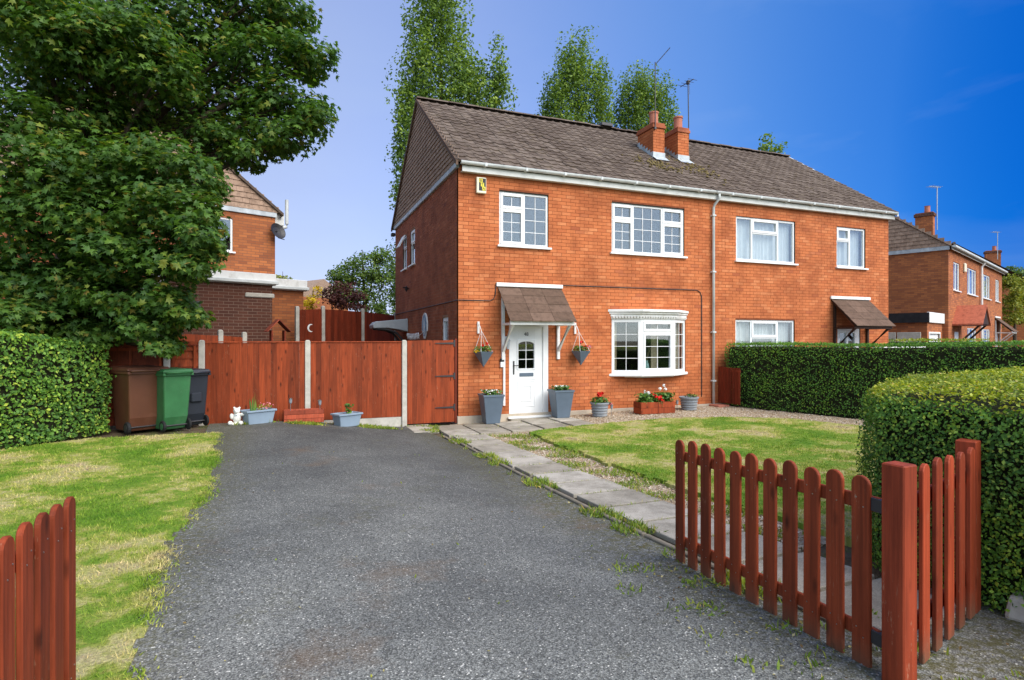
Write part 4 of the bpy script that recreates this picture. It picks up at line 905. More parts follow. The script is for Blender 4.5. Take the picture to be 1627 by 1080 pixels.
ff = thing('garden_fence', 'bright red vertical board fence with concrete posts at the head of the driveway', 'fence')
for x in (-4.884, -3.046, -1.152): concrete_post(ff, x, 0.06, -0.1, 1.80)
board_run(ff, 'board', (-4.83, 0.05), (-3.10, 0.05), 0.23, 0.20, 1.745, 1.755, 0.10, 'fence_wood')
board_run(ff, 'board', (-2.99, 0.05), (-1.21, 0.05), 0.22, 0.21, 1.755, 1.765, 0.10, 'fence_wood')
for a, b in ((-4.83, -3.10), (-2.99, -1.21)):
    MB().box(a, b, 0.03, 0.085, 1.755, 1.775).build('capping', 'fence_wood', ff); MB().box(a, b, 0.045, 0.085, -0.1, 0.205).build('gravel_board', 'concrete', ff)
    for z in (0.4, 1.0, 1.55): MB().box(a, b, 0.07, 0.10, z, z+0.05).build('rail', 'fence_dark', ff)
sg = thing('side_gate', 'red boarded side gate with black strap hinges between fence and house corner', 'gate')
board_run(sg, 'board', (-1.085, 0.05), (-0.075, 0.05), 0.045, 0.045, 1.785, 1.80, 0.098, 'fence_wood')
for z in (0.3, 1.0, 1.6): MB().box(-1.08, -0.08, 0.066, 0.10, z, z+0.08).build('ledge', 'fence_dark', sg)
for z in (1.73, 1.03, 0.36):
    hm = MB(); hm.prism([(-0.50, 0.04, z-0.008), (-0.09, 0.04, z-0.022), (-0.09, 0.04, z+0.022), (-0.50, 0.04, z+0.008)], (0, -0.008, 0)); hm.box(-0.095, -0.06, 0.028, 0.045, z-0.07, z+0.07); hm.build('hinge', 'iron', sg)
MB().box(-0.068, -0.012, 0.03, 0.10, 0.02, 1.83).build('hanging_post', 'fence_dark', sg)
# horizontal lap panels behind the bins
lp = thing('lap_fence', 'old red horizontal lap fence panel behind the wheelie bins', 'fence')
concrete_post(lp, -5.435, 0.03, 0.1, 1.66)
for a, b, zt in ((-5.38, -4.94, 1.70), (-8.3, -5.49, 1.66)):
    z = 0.3; i = 0
    while z < zt-0.02:
        MB().add([(a, 0.02, z), (b, 0.02, z), (b, 0.045, z+0.17), (a, 0.045, z+0.17), (a, 0.04, z), (b, 0.04, z)], [(0, 1, 2, 3), (4, 5, 1, 0)]).build('slat', 'fence_wood', lp, (0, rnd.uniform(-.004, .004), 0)); z += 0.145
    n = max(2, int((b-a)/0.4)); 
    for j in range(n): x = a+0.05+(b-a-0.1)*j/(n-1); MB().box(x-0.02, x+0.02, -0.005, 0.02, 0.3, zt).build('batten', 'fence_wood', lp)
    MB().box(a, b, -0.012, 0.05, zt, zt+0.025).build('capping', 'fence_dark', lp)

def far_fence(label, pts, mat, wboard=0.12, posts=True, post_up=0.12, zb=0.3):
    f = thing('garden_fence', label, 'fence')
    P = [at(*p) for p in pts]
    for i, p in enumerate(P):
        if posts: concrete_post(f, p[0], p[1], zb-0.2, p[2]+post_up, 0.10, R(20))
        if i+1 < len(P):
            q = P[i+1]; d = Vector((q[0]-p[0], q[1]-p[1])).normalized()*0.06
            board_run(f, 'board', (p[0]+d.x, p[1]+d.y), (q[0]-d.x, q[1]-d.y), zb, zb, p[2], q[2], wboard, mat)
    return f
far_fence('tall dark red board fence with pale posts in the back garden', [(472, 492, 16.0), (513, 491, 17.0), (576, 495, 18.6), (628, 501, 20.2)], 'fence_dark', 0.14, post_up=0.1)
far_fence('low red ribbed fence in front of the brown brick extension', [(276, 530, 11.6), (350, 533, 12.6), (388, 536, 13.4)], 'fence_wood', 0.07, post_up=0.13)
pf = thing('board_fence', 'small dark red board panel under the start of the boundary hedge', 'fence')
board_run(pf, 'board', (6.93, -0.06), (6.96, -0.80), 0.20, 0.20, 1.12, 1.10, 0.09, 'fence_dark')
MB().box(6.95, 6.985, -0.8, -0.06, 1.0, 1.05).build('rail', 'fence_dark', pf)

# ------------------------------------------------------------------ picket gates and panel
def picket_mesh(w, h, t=0.02):
    r = w/2; prof = [(-r, 0), (r, 0), (r, h-r*0.9)] + [(r*math.cos(a), h-r*0.9+r*0.9*math.sin(a)) for a in np.linspace(0.25, math.pi-0.25, 7)] + [(-r, h-r*0.9)]
    return MB().prism([(x, -t/2, z) for x, z in prof], (0, t, 0))
def picket_gate(label, x, y, z, rz, n, pitch, w, h, sag, side, hingez):
    """local x runs from the hinge; side = -1 puts the pickets on the -y side of the rails"""
    g = thing('picket_gate', label, 'gate', (x, y, z), rz, 'driveway gates')
    L = n*pitch
    for k in range(n):
        xx = 0.06+k*pitch; p = picket_mesh(w*rnd.uniform(.97, 1.03), h+rnd.uniform(-.006, .006), 0.021).build('picket', 'picket_wood', g, (xx, side*0.022, -sag*xx/L), 0, bevel=0.004); p.rotation_euler.y = rnd.uniform(-.006, .006)
    for zr in (0.15, 0.77):
        sl = sag/L; MB().prism([(-0.02, -0.011, zr), (L-0.02, -0.011, zr-sag), (L-0.02, -0.011, zr-sag+0.07), (-0.02, -0.011, zr+0.07)], (0, 0.022, 0)).build('rail', 'picket_wood', g, bevel=0.004)
        nl = MB()
        for k in range(n):
            for q in (-.018, .02): nl.tube([(0.06+k*pitch+q, side*0.030, zr-sag*(0.06+k*pitch)/L+.035+q), (0.06+k*pitch+q, side*0.0345, zr-sag*(0.06+k*pitch)/L+.035+q)], .0035, 6)
        nl.build('nail_heads', 'steel', g)['kind'] = 'stuff'
        hb = MB(); hb.box(-0.07, 0.03, -0.018, 0.022, zr+0.005, zr+0.065); hb.tube([(-0.06, 0, zr-0.03), (-0.06, 0, zr+0.09)], 0.014, 8); hb.build('hinge', 'iron', g)
    return g
ang = math.atan2(-8.36+9.93, -0.76+0.89)
picket_gate('open red picket gate leaf standing beside the slab path', -0.865, -9.99, 0.225, ang, 11, 0.152, 0.098, 0.93, 0.085, 1, 0)
picket_gate('open red picket gate leaf at the edge of the left lawn', -4.30, -10.50, 0.285, R(90.5), 11, 0.152, 0.098, 0.93, 0.08, -1, 0)
gp = thing('gate_post', 'thick square red gate post at the foot of the slab path', 'post', (-0.90, -10.12, 0.10), R(4))
MB().box(-0.05, 0.05, -0.05, 0.05, 0, 1.15).build('post_shaft', 'post_wood', gp, bevel=0.006)
gp2 = thing('gate_post', 'square red gate post left of the driveway entrance', 'post', (-4.36, -10.60, 0.10), 0)
MB().box(-0.05, 0.05, -0.05, 0.05, 0, 1.12).build('post_shaft', 'post_wood', gp2, bevel=0.006)
pp = thing('picket_fence', 'short fixed red picket panel between gate post and clipped hedge', 'fence')
pa, pb = Vector((-0.88, -10.09)), Vector((0.21, -9.77)); dv = (pb-pa).normalized(); rz = math.atan2(dv.y, dv.x); Lp = (pb-pa).length
for k in range(6):
    q = pa+dv*(0.085+k*0.186)+Vector((dv.y, -dv.x))*0.03; z = gz(q.x, q.y)
    picket_mesh(0.09, 0.945+rnd.uniform(-.008, .008), 0.022).build('picket', 'post_wood', pp, (q.x, q.y, z+0.02+0.01*k*0), rz, bevel=0.004)
for zr in (0.42, 1.0): MB().box(0, Lp, -0.012, 0.012, zr, zr+0.07).build('rail', 'post_wood', pp, (pa.x, pa.y, 0), rz, bevel=0.004)
MB().box(-0.05, 0.05, -0.05, 0.05, 0, 1.06).build('post', 'post_wood', pp, (pb.x+0.03, pb.y+0.03, 0.16), rz, bevel=0.006)

# ------------------------------------------------------------------ hedges
LEAF4 = [(0, -0.5, 0), (0.32, 0.02, 0.06), (0, 0.5, 0.02), (-0.32, 0.02, 0.06)]; LEAF4F = [(0, 1, 2), (0, 2, 3)]
def hedge(name, label, pts, half, tops, n, size, mats, seed=1, zb=0.03, rough=0.05, round_=0.12, ntop=None, endcap=(True, True)):
    """clipped hedge along a polyline; leaves lie on a slightly lumpy box with rounded top edges"""
    g = thing(name, label, 'hedge'); P = np.array(pts, float); seg = np.linalg.norm(np.diff(P, axis=0), axis=1); cum = np.append(0, np.cumsum(seg)); Lt = cum[-1]; T = np.array(tops, float)
    def frame(t):
        x = np.interp(t, cum, P[:, 0]); y = np.interp(t, cum, P[:, 1]); e = 0.15
        dx = np.interp(t+e, cum, P[:, 0])-np.interp(t-e, cum, P[:, 0]); dy = np.interp(t+e, cum, P[:, 1])-np.interp(t-e, cum, P[:, 1]); l = np.hypot(dx, dy)+1e-9
        return x, y, dx/l, dy/l, np.interp(t, cum, T)
    def surf(t, a, side):
        """side 0 left face, 1 top, 2 right face, 3 start cap, 4 end cap; a in 0..1 across it"""
        x, y, dx, dy, zt = frame(t); nxn, nyn = -dy, dx; z0 = ground(x, y)+zb
        off = np.where(side == 0, half, np.where(side == 2, -half, np.where(side == 1, (2*a-1)*half, (2*a-1)*half)))
        z = np.where(side == 1, zt, z0+(zt-z0)*a)
        b = rng.uniform(0, 1, len(t)); cap = side >= 3
        z = np.where(cap, z0+(zt-z0)*b, z); al = np.where(side == 3, 0, np.where(side == 4, Lt, t))
        x = np.where(cap, np.where(side == 3, P[0, 0], P[-1, 0]), x); y = np.where(cap, np.where(side == 3, P[0, 1], P[-1, 1]), y)
        # rounding: pull the top corners in
        q = np.clip((z-(zt-round_))/round_, 0, 1); eo = np.clip((np.abs(off)-(half-round_))/round_, 0, 1); 
        z = z-np.where(side == 1, round_*0.5*eo**2, 0); pull = 1-0.35*(round_/half)*q**2*np.where(side == 1, 0, 1); off = off*pull
        px = x+nxn*off; py = y+nyn*off
        nv = np.stack([np.where(side == 0, nxn, np.where(side == 2, -nxn, 0)), np.where(side == 0, nyn, np.where(side == 2, -nyn, 0)), np.where(side == 1, 1.0, 0.25)], 1)
        nv[side == 3, :2] = np.stack([-dx, -dy], 1)[side == 3]; nv[side == 4, :2] = np.stack([dx, dy], 1)[side == 4]
        lump = (wob(px*0.5+z*0.4, py*0.5+z*0.9, rough*0.5)+rng.normal(0, rough*0.45, len(t)))
        return np.stack([px, py, z], 1)+nv*lump[:, None], nv
    def leaves(N, sides, wts, mat, nm, dz=0.0):
        side = rng.choice(sides, N, p=np.array(wts)/sum(wts)); t = rng.uniform(0, Lt, N); a = rng.uniform(0, 1, N)
        p, nv = surf(t, a, side); keep = (wob(p[:, 0]*.9+p[:, 2]*1.7, p[:, 1]*.9-p[:, 2]*1.3)+rng.normal(0, .35, N)) < .62; p, nv = p[keep], nv[keep]; N = len(p); p[:, 2] += dz; rot = frames(nv+rng.normal(0, 0.55, (N, 3)))
        s_ = size*rng.uniform(0.45, 1.35, N); V, F3 = scatter(LEAF4, LEAF4F, p, rot, s_[:, None]*np.ones((1, 3)))
        o = obj(nm, npmesh(nm, V, F3), mat, g); o['kind'] = 'stuff'
    hmean = float(np.mean(T))-0.2; wts = [Lt*hmean, Lt*hmean]; sides = [0, 2]
    for k, e_ in ((3, endcap[0]), (4, endcap[1])):
        if e_: sides.append(k); wts.append(2*half*hmean)
    leaves(n, sides, wts, mats[0], 'foliage'); leaves(ntop or int(n*0.4), [1], [1], mats[1], 'top_growth')
    core = MB(); K = max(2, int(Lt/0.4)); ring = []
    for i in range(K+1):
        t = Lt*i/K; x, y, dx, dy, zt = [float(v) for v in frame(np.array([t]))]; h2 = half-0.07
        if i == 0: x += dx*0.07; y += dy*0.07
        if i == K: x -= dx*0.07; y -= dy*0.07
        z0 = gz(x, y)-0.05
        ring.append([(x-dy*h2, y+dx*h2, z0), (x-dy*h2, y+dx*h2, zt-0.13), (x-dy*(h2-.08), y+dx*(h2-.08), zt-0.07), (x+dy*(h2-.08), y-dx*(h2-.08), zt-0.07), (x+dy*h2, y-dx*h2, zt-0.13), (x+dy*h2, y-dx*h2, z0)])
    V = [v for r_ in ring for v in r_]; Fq = [(i*6+j, i*6+j+1, (i+1)*6+j+1, (i+1)*6+j) for i in range(K) for j in range(5)]+[tuple(range(6)), tuple(range(K*6+5, K*6-1, -1))]
    core.add(V, Fq); core.build('light_block', 'hedge_core', g)  # solid dark core added inside the leaves to block light
    return g
plain('hedge_core', (0.022, 0.024, 0.012), 0.95, 0.05, 0.5, 12, 0.8)
def hedge_block(label, poly, ztop, n, ntop, size, mats):
    """clipped hedge on a polygonal footprint, slightly domed top"""
    g = thing('clipped_hedge', label, 'hedge'); P = np.array(poly); Q = np.roll(P, -1, 0); L = np.linalg.norm(Q-P, axis=1)
    def top(x, y): return ztop+0.02*(x-0.3)+0.012*wob(x*.6, y*.6)
    def edge_d(x, y):
        d = np.full(x.shape, 9.)
        for p, q in zip(P, Q):
            v = q-p; t = np.clip(((x-p[0])*v[0]+(y-p[1])*v[1])/(v@v), 0, 1); d = np.minimum(d, np.hypot(x-p[0]-t*v[0], y-p[1]-t*v[1]))
        return d
    def emit(p, nv, mat, nm):
        N = len(p); V, F3 = scatter(LEAF4, LEAF4F, p, frames(nv+rng.normal(0, .55, (N, 3))), size*rng.uniform(.65, 1.25, (N, 1))*np.ones((1, 3))); o = obj(nm, npmesh(nm, V, F3), mat, g); o['kind'] = 'stuff'
    w = L*np.array([2.5, 2.5]+[0.6]*(len(poly)-2)); k = rng.choice(len(P), n, p=w/w.sum()); t = rng.uniform(0, 1, n)[:, None]; a = rng.uniform(0, 1, n)
    p = P[k]*(1-t)+Q[k]*t; d = (Q[k]-P[k])/L[k][:, None]; nv = np.stack([d[:, 1], -d[:, 0]], 1)*ORI; zt = top(p[:, 0], p[:, 1])-.03; z0 = ground(p[:, 0], p[:, 1])+.02; z = z0+(zt-z0)*a
    off = wob(p[:, 0]*1.1+z*.9, p[:, 1]*1.1+z*1.3, .022)+rng.normal(0, .022, n)-.06*np.clip((z-zt+.12)/.12, 0, 1)**2; p = p+nv*off[:, None]
    emit(np.column_stack([p, z]), np.column_stack([nv, np.full(n, .25)]), mats[0], 'foliage')
    X, Y = sample(poly, ntop, 0); e_ = edge_d(X, Y); Z = top(X, Y)-.07*np.clip(1-e_/.12, 0, 1)**2+.05*np.clip(e_/.6, 0, 1)+rng.normal(0, .014, len(X)); emit(np.column_stack([X, Y, Z]), np.tile([0, 0, 1.], (len(X), 1)), mats[1], 'top_growth')
    c = P.mean(0); Pi = [tuple(c+(q-c)*(1-.07/np.linalg.norm(q-c)*1.3)) for q in P]; MB().prism([(x, y, 0.05) for x, y in Pi], (0, 0, ztop-.13)).build('light_block', 'hedge_core', g)  # dark solid prism added under the leaf layer so no light passes through
ORI = -1
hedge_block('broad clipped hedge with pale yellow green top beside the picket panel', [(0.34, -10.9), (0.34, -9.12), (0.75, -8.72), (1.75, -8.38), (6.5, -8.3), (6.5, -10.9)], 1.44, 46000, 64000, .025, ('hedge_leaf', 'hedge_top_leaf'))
hedge('boundary_hedge', 'long dark level topped boundary hedge between the two front gardens', [(7.45, -0.10), (7.85, -1.4), (8.35, -2.9), (9.2, -5.2), (10.4, -8.2)], 0.47, [1.70, 1.72, 1.69, 1.74, 1.80], 46000, 0.036, ('privet_leaf', 'privet_leaf'), rough=0.035, round_=0.08)
hedge('leafy_hedge', 'tall leafy boxed hedge at the left edge of the lawn', [(-6.62, -0.30), (-7.05, -0.95), (-7.56, -1.67), (-8.3, -2.65), (-9.9, -4.9)], 0.55, [1.74, 1.78, 1.92, 1.95, 2.0], 36000, 0.058, ('hedge_leaf', 'hedge_leaf'), rough=0.07, round_=0.1)
p = at(1415, 543, 17.5); q = at(1560, 540, 21)
hedge('low_hedge', 'low hedge beyond the neighbouring front garden', [(p[0], p[1]), (q[0], q[1])], 0.4, [1.80, 1.82], 3500, 0.06, ('privet_leaf', 'hedge_top_leaf'), rough=0.04)
p = at(1395, 551, 15.5); q = at(1462, 549, 16.8); w_ = thing('garden_wall', 'white coping of a garden wall just showing over the boundary hedge', 'wall')
d_ = Vector((q[0]-p[0], q[1]-p[1])); MB().box(0, d_.length, -0.1, 0.1, 0, p[2]-0.18).build('wall_face', 'brick_far', w_, (p[0], p[1], 0.1), math.atan2(d_.y, d_.x)); MB().box(-0.03, d_.length+0.03, -0.13, 0.13, 0, 0.07).build('coping', 'white_paint', w_, (p[0], p[1], p[2]-0.07), math.atan2(d_.y, d_.x))
st = thing('edging_rock', 'pale squared stone at the foot of the hedge near the pavement', 'stone', (0.42, -9.96, 0.24), R(12))
MB().frus(0, 0, 0, 0.14, 0.12, 0.10, 0.10, 0.08).build('rock', 'pale_stone', st, bevel=0.025, seg=2)

# ------------------------------------------------------------------ wheelie bins
def bin_(label, x, y, rz, mat, s=1.0, wd=1.0):
    b = thing('wheelie_bin', label, 'bin', (x, y, gz(x, y)), rz, 'wheelie bins by the fence')
    k = MB(); 
    # tapered body with a recessed foot at the wheel side (-y)
    a0, b0, a1, b1 = .235*s*wd, .27*s*wd, .285*s*wd, .355*s*wd; zt = 0.98*s
    k.add([(-a0, -b0+.08, .03), (a0, -b0+.08, .03), (a0, b0, .03), (-a0, b0, .03), (-a0*1.02, -b0-.01, .24*s), (a0*1.02, -b0-.01, .24*s), (a1, -b1, zt), (a1, b1, zt), (-a1, b1, zt), (-a1, -b1, zt)],
          [(0, 3, 2, 1), (0, 1, 5, 4), (4, 5, 6, 9), (1, 2, 7, 6, 5), (2, 3, 8, 7), (3, 0, 4, 9, 8), (6, 7, 8, 9)])
    k.build('body', mat, b, bevel=0.025, seg=2)
    r_ = MB(); r_.ring(-a1-.02, a1+.02, -b1-.03, b1+.02, .05, 0, .05); V = [(x_, z_, zt-0.06+y_) for x_, y_, z_ in r_.v]; MB().add(V, r_.f).build('rim', mat, b, bevel=0.008)
    l = MB(); l.add([(-a1-.03, -b1-.03, zt), (a1+.03, -b1-.03, zt), (a1+.03, b1+.06, zt-.02), (-a1-.03, b1+.06, zt-.02), (-a1, -b1, zt+.05), (a1, -b1, zt+.05), (a1-.02, b1+.02, zt+.06), (-a1+.02, b1+.02, zt+.06)], [(0,3,2,1),(4,5,6,7),(0,1,5,4),(1,2,6,5),(2,3,7,6),(3,0,4,7)])
    ld = l.build('lid', mat, b, bevel=0.015, seg=2)
    MB().tube([(-a1+.02, -b1-.0, zt-.02), (-a1+.03, -b1-.09, zt), (a1-.03, -b1-.09, zt), (a1-.02, -b1, zt-.02)], 0.016, 8).build('handle', mat, b, smooth=True)
    MB().box(-.10, .10, -b0-.075*s, -b0-.0, .45*s, .62*s).build('lift_recess', mat, b, bevel=0.02) if mat == 'bin_black' else None
    MB().tube([(-.27*s*wd, -b0+.03, .10), (.27*s*wd, -b0+.03, .10)], 0.013, 8).build('axle', 'iron', b)
    for sx in (-1, 1):
        w = MB().tube([(sx*.235*s*wd, -b0+.02, .10), (sx*.285*s*wd, -b0+.02, .10)], 0.10, 18).build('wheel', 'rubber', b, bevel=0.012)
        MB().tube([(sx*.24*s*wd, -b0+.02, .10), (sx*.289*s*wd, -b0+.02, .10)], 0.055, 12).build('wheel_hub', mat if mat != 'bin_brown' else 'iron', w)
    return b
bin_('large brown wheelie bin nearest the leafy hedge', -5.76, -0.50, R(33), 'bin_brown', 1.06)
bin_('green wheelie bin standing between the brown and the dark bin', -5.28, -0.60, R(33), 'bin_green', 1.02, 0.77)
bin_('dark grey wheelie bin against the concrete fence post', -5.05, -0.22, R(33), 'bin_black', 0.99, 0.77)

# ------------------------------------------------------------------ planters, pots, flowers
def plants(parent, x, y, z, rx, ry, n, h, size, mat, name='foliage'):
    P = np.stack([x+rng.normal(0, rx*.5, n).clip(-rx, rx), y+rng.normal(0, ry*.5, n).clip(-ry, ry), z+h*rng.uniform(0, 1, n)**0.8], 1)
    V, F3 = scatter(LEAF4, LEAF4F, P, frames(np.stack([P[:, 0]-x, P[:, 1]-y, np.full(n, .12)+.1], 1)+rng.normal(0, .12, (n, 3))), size*rng.uniform(.7, 1.3, (n, 1))*np.array([[1.5, 1, 1]]))
    o = obj(name, npmesh(name, V, F3), mat, parent); o['kind'] = 'stuff'; return o
def blooms(parent, pts, r, mat, n=14):
    for (x, y, z) in pts:
        nv = rng.normal(0, 1, (n, 3)); nv /= np.linalg.norm(nv, axis=1, keepdims=True); V, F3 = scatter(LEAF4, LEAF4F, np.array([[x, y, z]])+nv*r*.75, frames(nv+rng.normal(0, .3, (n, 3))), np.full((n, 1), r*1.1)*np.array([[1.5, 1, 1]]))
        obj('flower_head', npmesh('flower_head', V, F3), mat, parent)
        MB().tube([(x, y, z-r), (x*.95, y, z-0.16)], 0.004, 5).build('flower_stem', 'bedding_leaf', parent)
def tall_planter(label, x, y):
    t = thing('tapered_planter', label, 'planter', (x, y, gz(x, y)+0.03), R(-3), 'tall planters beside the front door')
    k = MB().frus(0, 0, 0, .60, .15, .15, .225, .225); k.build('planter_body', 'slate_planter', t, bevel=0.008)
    MB().ring(-.232, .232, -.232, .232, .03, 0, 1); r_ = MB().ring(-.234, .234, -.234, .234, .03, 0, .04); MB().add([(a, c, .575+b) for a, b, c in r_.v], r_.f).build('planter_rim', 'slate_planter', t)
    MB().box(-.2, .2, -.2, .2, .58, .603).build('compost', 'soil', t); plants(t, 0, 0, .60, .19, .19, 260, .10, .045, 'bedding_leaf'); plants(t, 0, 0, .64, .18, .18, 90, .07, .03, 'flower_white', 'small_flowers')
    return t
tall_planter('tall slate blue planter left of the front door', 0.62, -0.36)
tall_planter('tall slate blue planter right of the front door', 2.27, -0.36)
def basket(label, x, z):
    t = thing('hanging_basket', label, 'hanging basket', (x, -0.20, z), 0, 'cone baskets on the front wall')
    MB().frus(0, 0, 0, .33, .005, .005, .16, .16).build('cone', 'slate_planter', t, rz=R(12), bevel=0.004)
    for a in range(4): q = a*math.pi/2+R(57); MB().tube([(.20*math.cos(q), .20*math.sin(q), .33), (-.03, .05, .78)], 0.0045, 5).build('chain', 'white_paint', t)
    MB().box(-.08, -.03, .16, .198, .72, .98).build('bracket_plate', 'white_paint', t, bevel=0.004); MB().tube([(-.055, .18, .95), (-.05, .09, .88), (-.03, .05, .78)], 0.008, 6).build('bracket_arm', 'white_paint', t)
    plants(t, 0, 0, .32, .18, .17, 240, .12, .04, 'bedding_leaf'); return t
b1_ = basket('slate cone hanging basket left of the door canopy', 0.50, 1.22)
blooms(b1_, [(.06, -.05, .50), (-.02, 0, .46)], .035, 'flower_red'); plants(b1_, -.14, -.03, .30, .06, .06, 60, .06, .035, 'yellow_leaf', 'yellow_trailing')
b2_ = basket('slate cone hanging basket with red and pink flowers right of the door', 2.86, 1.22)
blooms(b2_, [(-.02, -.06, .52), (.06, -.1, .44), (.12, -.02, .42)], .05, 'flower_red'); blooms(b2_, [(.21, -.05, .43), (.19, .03, .40)], .035, 'flower_pink')
def round_pot(label, x, y, rmax, h):
    t = thing('round_pot', label, 'pot', (x, y, gz(x, y)), 0, 'ribbed round pots on the gravel')
    pr = [(rmax*.78, 0)]
    for k in range(5):
        z = h*(k+.5)/5; r = rmax*(.80+.17*(z/h)); pr += [(r-.012, h*k/5+.006), (r+.004, h*k/5+.02), (r+.006, h*(k+1)/5-.014), (r-.010, h*(k+1)/5-.002)]
    pr += [(rmax, h-.02), (rmax+.015, h-.01), (rmax+.015, h+.02), (rmax-.025, h+.02), (rmax-.03, h-.03)]
    MB().lathe(pr, n=28).build('pot_body', 'grey_pot', t); MB().lathe([(rmax-.03, h-.04), (rmax-.03, h-.02)], n=20).build('compost', 'soil', t); return t
p1 = round_pot('ribbed grey barrel pot with red geraniums left of the timber trough', 3.15, -0.55, .205, .30)
plants(p1, 0, 0, .28, .20, .18, 300, .15, .05, 'bedding_leaf'); blooms(p1, [(-.05, -.08, .48), (.03, -.05, .53), (.0, .05, .50)], .05, 'flower_red'); plants(p1, .2, -.1, .26, .06, .05, 60, .05, .03, 'flower_pink', 'pink_trailing')
p2 = round_pot('ribbed grey barrel pot near the white downpipe', 5.62, -0.55, .22, .30)
plants(p2, .06, 0, .28, .16, .12, 120, .10, .035, 'bedding_leaf'); plants(p2, .05, 0, .34, .1, .1, 40, .06, .02, 'purple_leaf', 'purple_flowers')
def wood_trough(label, x, y, L, D, H, rz, courses, mat='trough_wood'):
    t = thing('timber_trough', label, 'planter', (x, y, gz(x, y)+.005), rz)
    for c in range(courses):
        z0, z1 = H*c/courses+.002, H*(c+1)/courses-.003
        for nm, bx in (('plank', (-L/2, L/2, -D/2, -D/2+.022)), ('plank', (-L/2, L/2, D/2-.022, D/2)), ('plank', (-L/2, -L/2+.022, -D/2+.024, D/2-.024)), ('plank', (L/2-.022, L/2, -D/2+.024, D/2-.024))):
            MB().box(*bx, z0, z1).build(nm, mat, t, (0, 0, 0), bevel=0.003)
    MB().box(-L/2+.025, L/2-.025, -D/2+.025, D/2-.025, H*.3, H*.88).build('compost', 'soil', t); return t
t1 = wood_trough('red timber trough of red and white geraniums under the bay window', 4.50, -0.72, .90, .34, .27, R(-3), 2, 'fence_wood')
MB().box(-.01, .01, -.176, -.168, 0, .27).build('joint_strip', 'fence_dark', t1)
for cx, cw in ((-.24, 'flower_white'), (.27, 'flower_white'), (.02, 'flower_red')):
    plants(t1, cx, 0, .25, .20, .16, 330, .20, .075, 'bedding_leaf')
blooms(t1, [(-.28, -.08, .50), (-.20, -.1, .48), (.14, -.02, .56), (.27, -.04, .54), (.29, .04, .62)], .042, 'flower_white'); blooms(t1, [(-.05, -.14, .40), (.0, -.17, .36), (.07, -.15, .38), (-.12, -.1, .44), (.10, -.18, .30)], .05, 'flower_red')
def blue_trough(label, x, y, rz, L=.52):
    t = thing('plastic_trough', label, 'planter', (x, y, gz(x, y)), rz, 'blue plastic troughs along the fence')
    MB().frus(0, 0, 0, .24, L/2-.04, .115, L/2, .15).build('trough_body', 'blue_trough', t, bevel=0.01); r_ = MB().ring(-L/2-.02, L/2+.02, -.17, .17, .03, 0, .035); MB().add([(a, c, .225+b) for a, b, c in r_.v], r_.f).build('trough_rim', 'blue_trough', t, bevel=0.006)
    MB().box(-L/2+.02, L/2-.02, -.13, .13, .215, .235).build('compost', 'soil', t); return t
bt = blue_trough('blue plastic trough with a tall spiky leaf beside the bear statue', -3.92, -0.30, R(28))
for i in range(7): a = rnd.uniform(-.05, .05); MB().prism([(-.10+a, .0, .22), (-.075+a, .0, .22), (-.08+a*1.6, .01, .40+rnd.uniform(0, .22)), (-.09+a*1.6, .01, .40)], (0, .004, 0)).build('spiky_leaf', 'bedding_leaf', bt)
plants(bt, .10, 0, .22, .14, .1, 80, .12, .035, 'weed_leaf'); plants(bt, .12, 0, .26, .12, .1, 50, .12, .03, 'flower_pink', 'pale_blooms')
bt2 = blue_trough('blue plastic trough with one green shoot right of the fence post', -2.34, -0.32, R(26), .48)
plants(bt2, .03, 0, .23, .07, .07, 60, .20, .055, 'bedding_leaf')
t2 = wood_trough('low weathered red plank trough against the board fence', -3.12, -0.12, .72, .26, .25, R(1), 3)
for i, (x, y, lab) in enumerate(((-2.83, -0.17, 'solar stake light rising at the right of the plank trough'), (-3.36, -0.15, 'solar stake light standing at the left of the plank trough'), (3.42, -0.62, 'solar stake light right of the geranium pot'), (5.22, -0.62, 'solar stake light between timber trough and round pot'))):
    t = thing('solar_light', lab, 'garden light', (x, y, gz(x, y)+(.2 if i < 2 else 0)), 0, 'solar stake lights'); MB().tube([(0, 0, 0), (0, 0, .16)], 0.006, 6).build('stake', 'steel', t); MB().lathe([(.012, .15), (.025, .17), (.032, .23), (.03, .24)], n=10).build('lamp_glass', 'grey_pot', t); MB().lathe([(.036, .24), (.036, .255), (.02, .265)], n=10).build('lamp_cap', 'steel', t)
# bear statue: one continuous surface
def ellipsoids(parts, name, mat, parent, vox=0.012):
    k = MB()
    for (c, r) in parts:
        n = 12; pr = [(math.sin(a), -math.cos(a)) for a in np.linspace(0.02, math.pi-0.02, 9)]; sub = MB().lathe(pr, n=n); k.add([(c[0]+x*r[0], c[1]+y*r[1], c[2]+z*r[2]) for x, y, z in sub.v], sub.f)
    o = k.build(name, mat, parent); m_ = o.modifiers.new('remesh', 'REMESH'); m_.mode = 'VOXEL'; m_.voxel_size = vox; m_.use_smooth_shade = True; s2 = o.modifiers.new('smooth', 'SMOOTH'); s2.iterations = 2; return o
br = thing('bear_statue', 'small white sitting teddy bear garden statue by the fence', 'statue', (-4.27, -0.36, gz(-4.27, -0.36)), R(-12))
ellipsoids([((0, 0, .13), (.075, .065, .10)), ((0, -.01, .255), (.06, .055, .058)), ((0, -.06, .245), (.028, .03, .024)), ((-.045, 0, .31), (.022, .015, .022)), ((.045, 0, .31), (.022, .015, .022)), ((-.085, -.02, .16), (.03, .035, .055)), ((.095, -.02, .19), (.05, .03, .032)), ((-.09, -.08, .045), (.04, .06, .04)), ((.09, -.08, .045), (.04, .06, .04)), ((0, 0, .02), (.12, .10, .025))], 'bear_body', 'statue', br, 0.009)
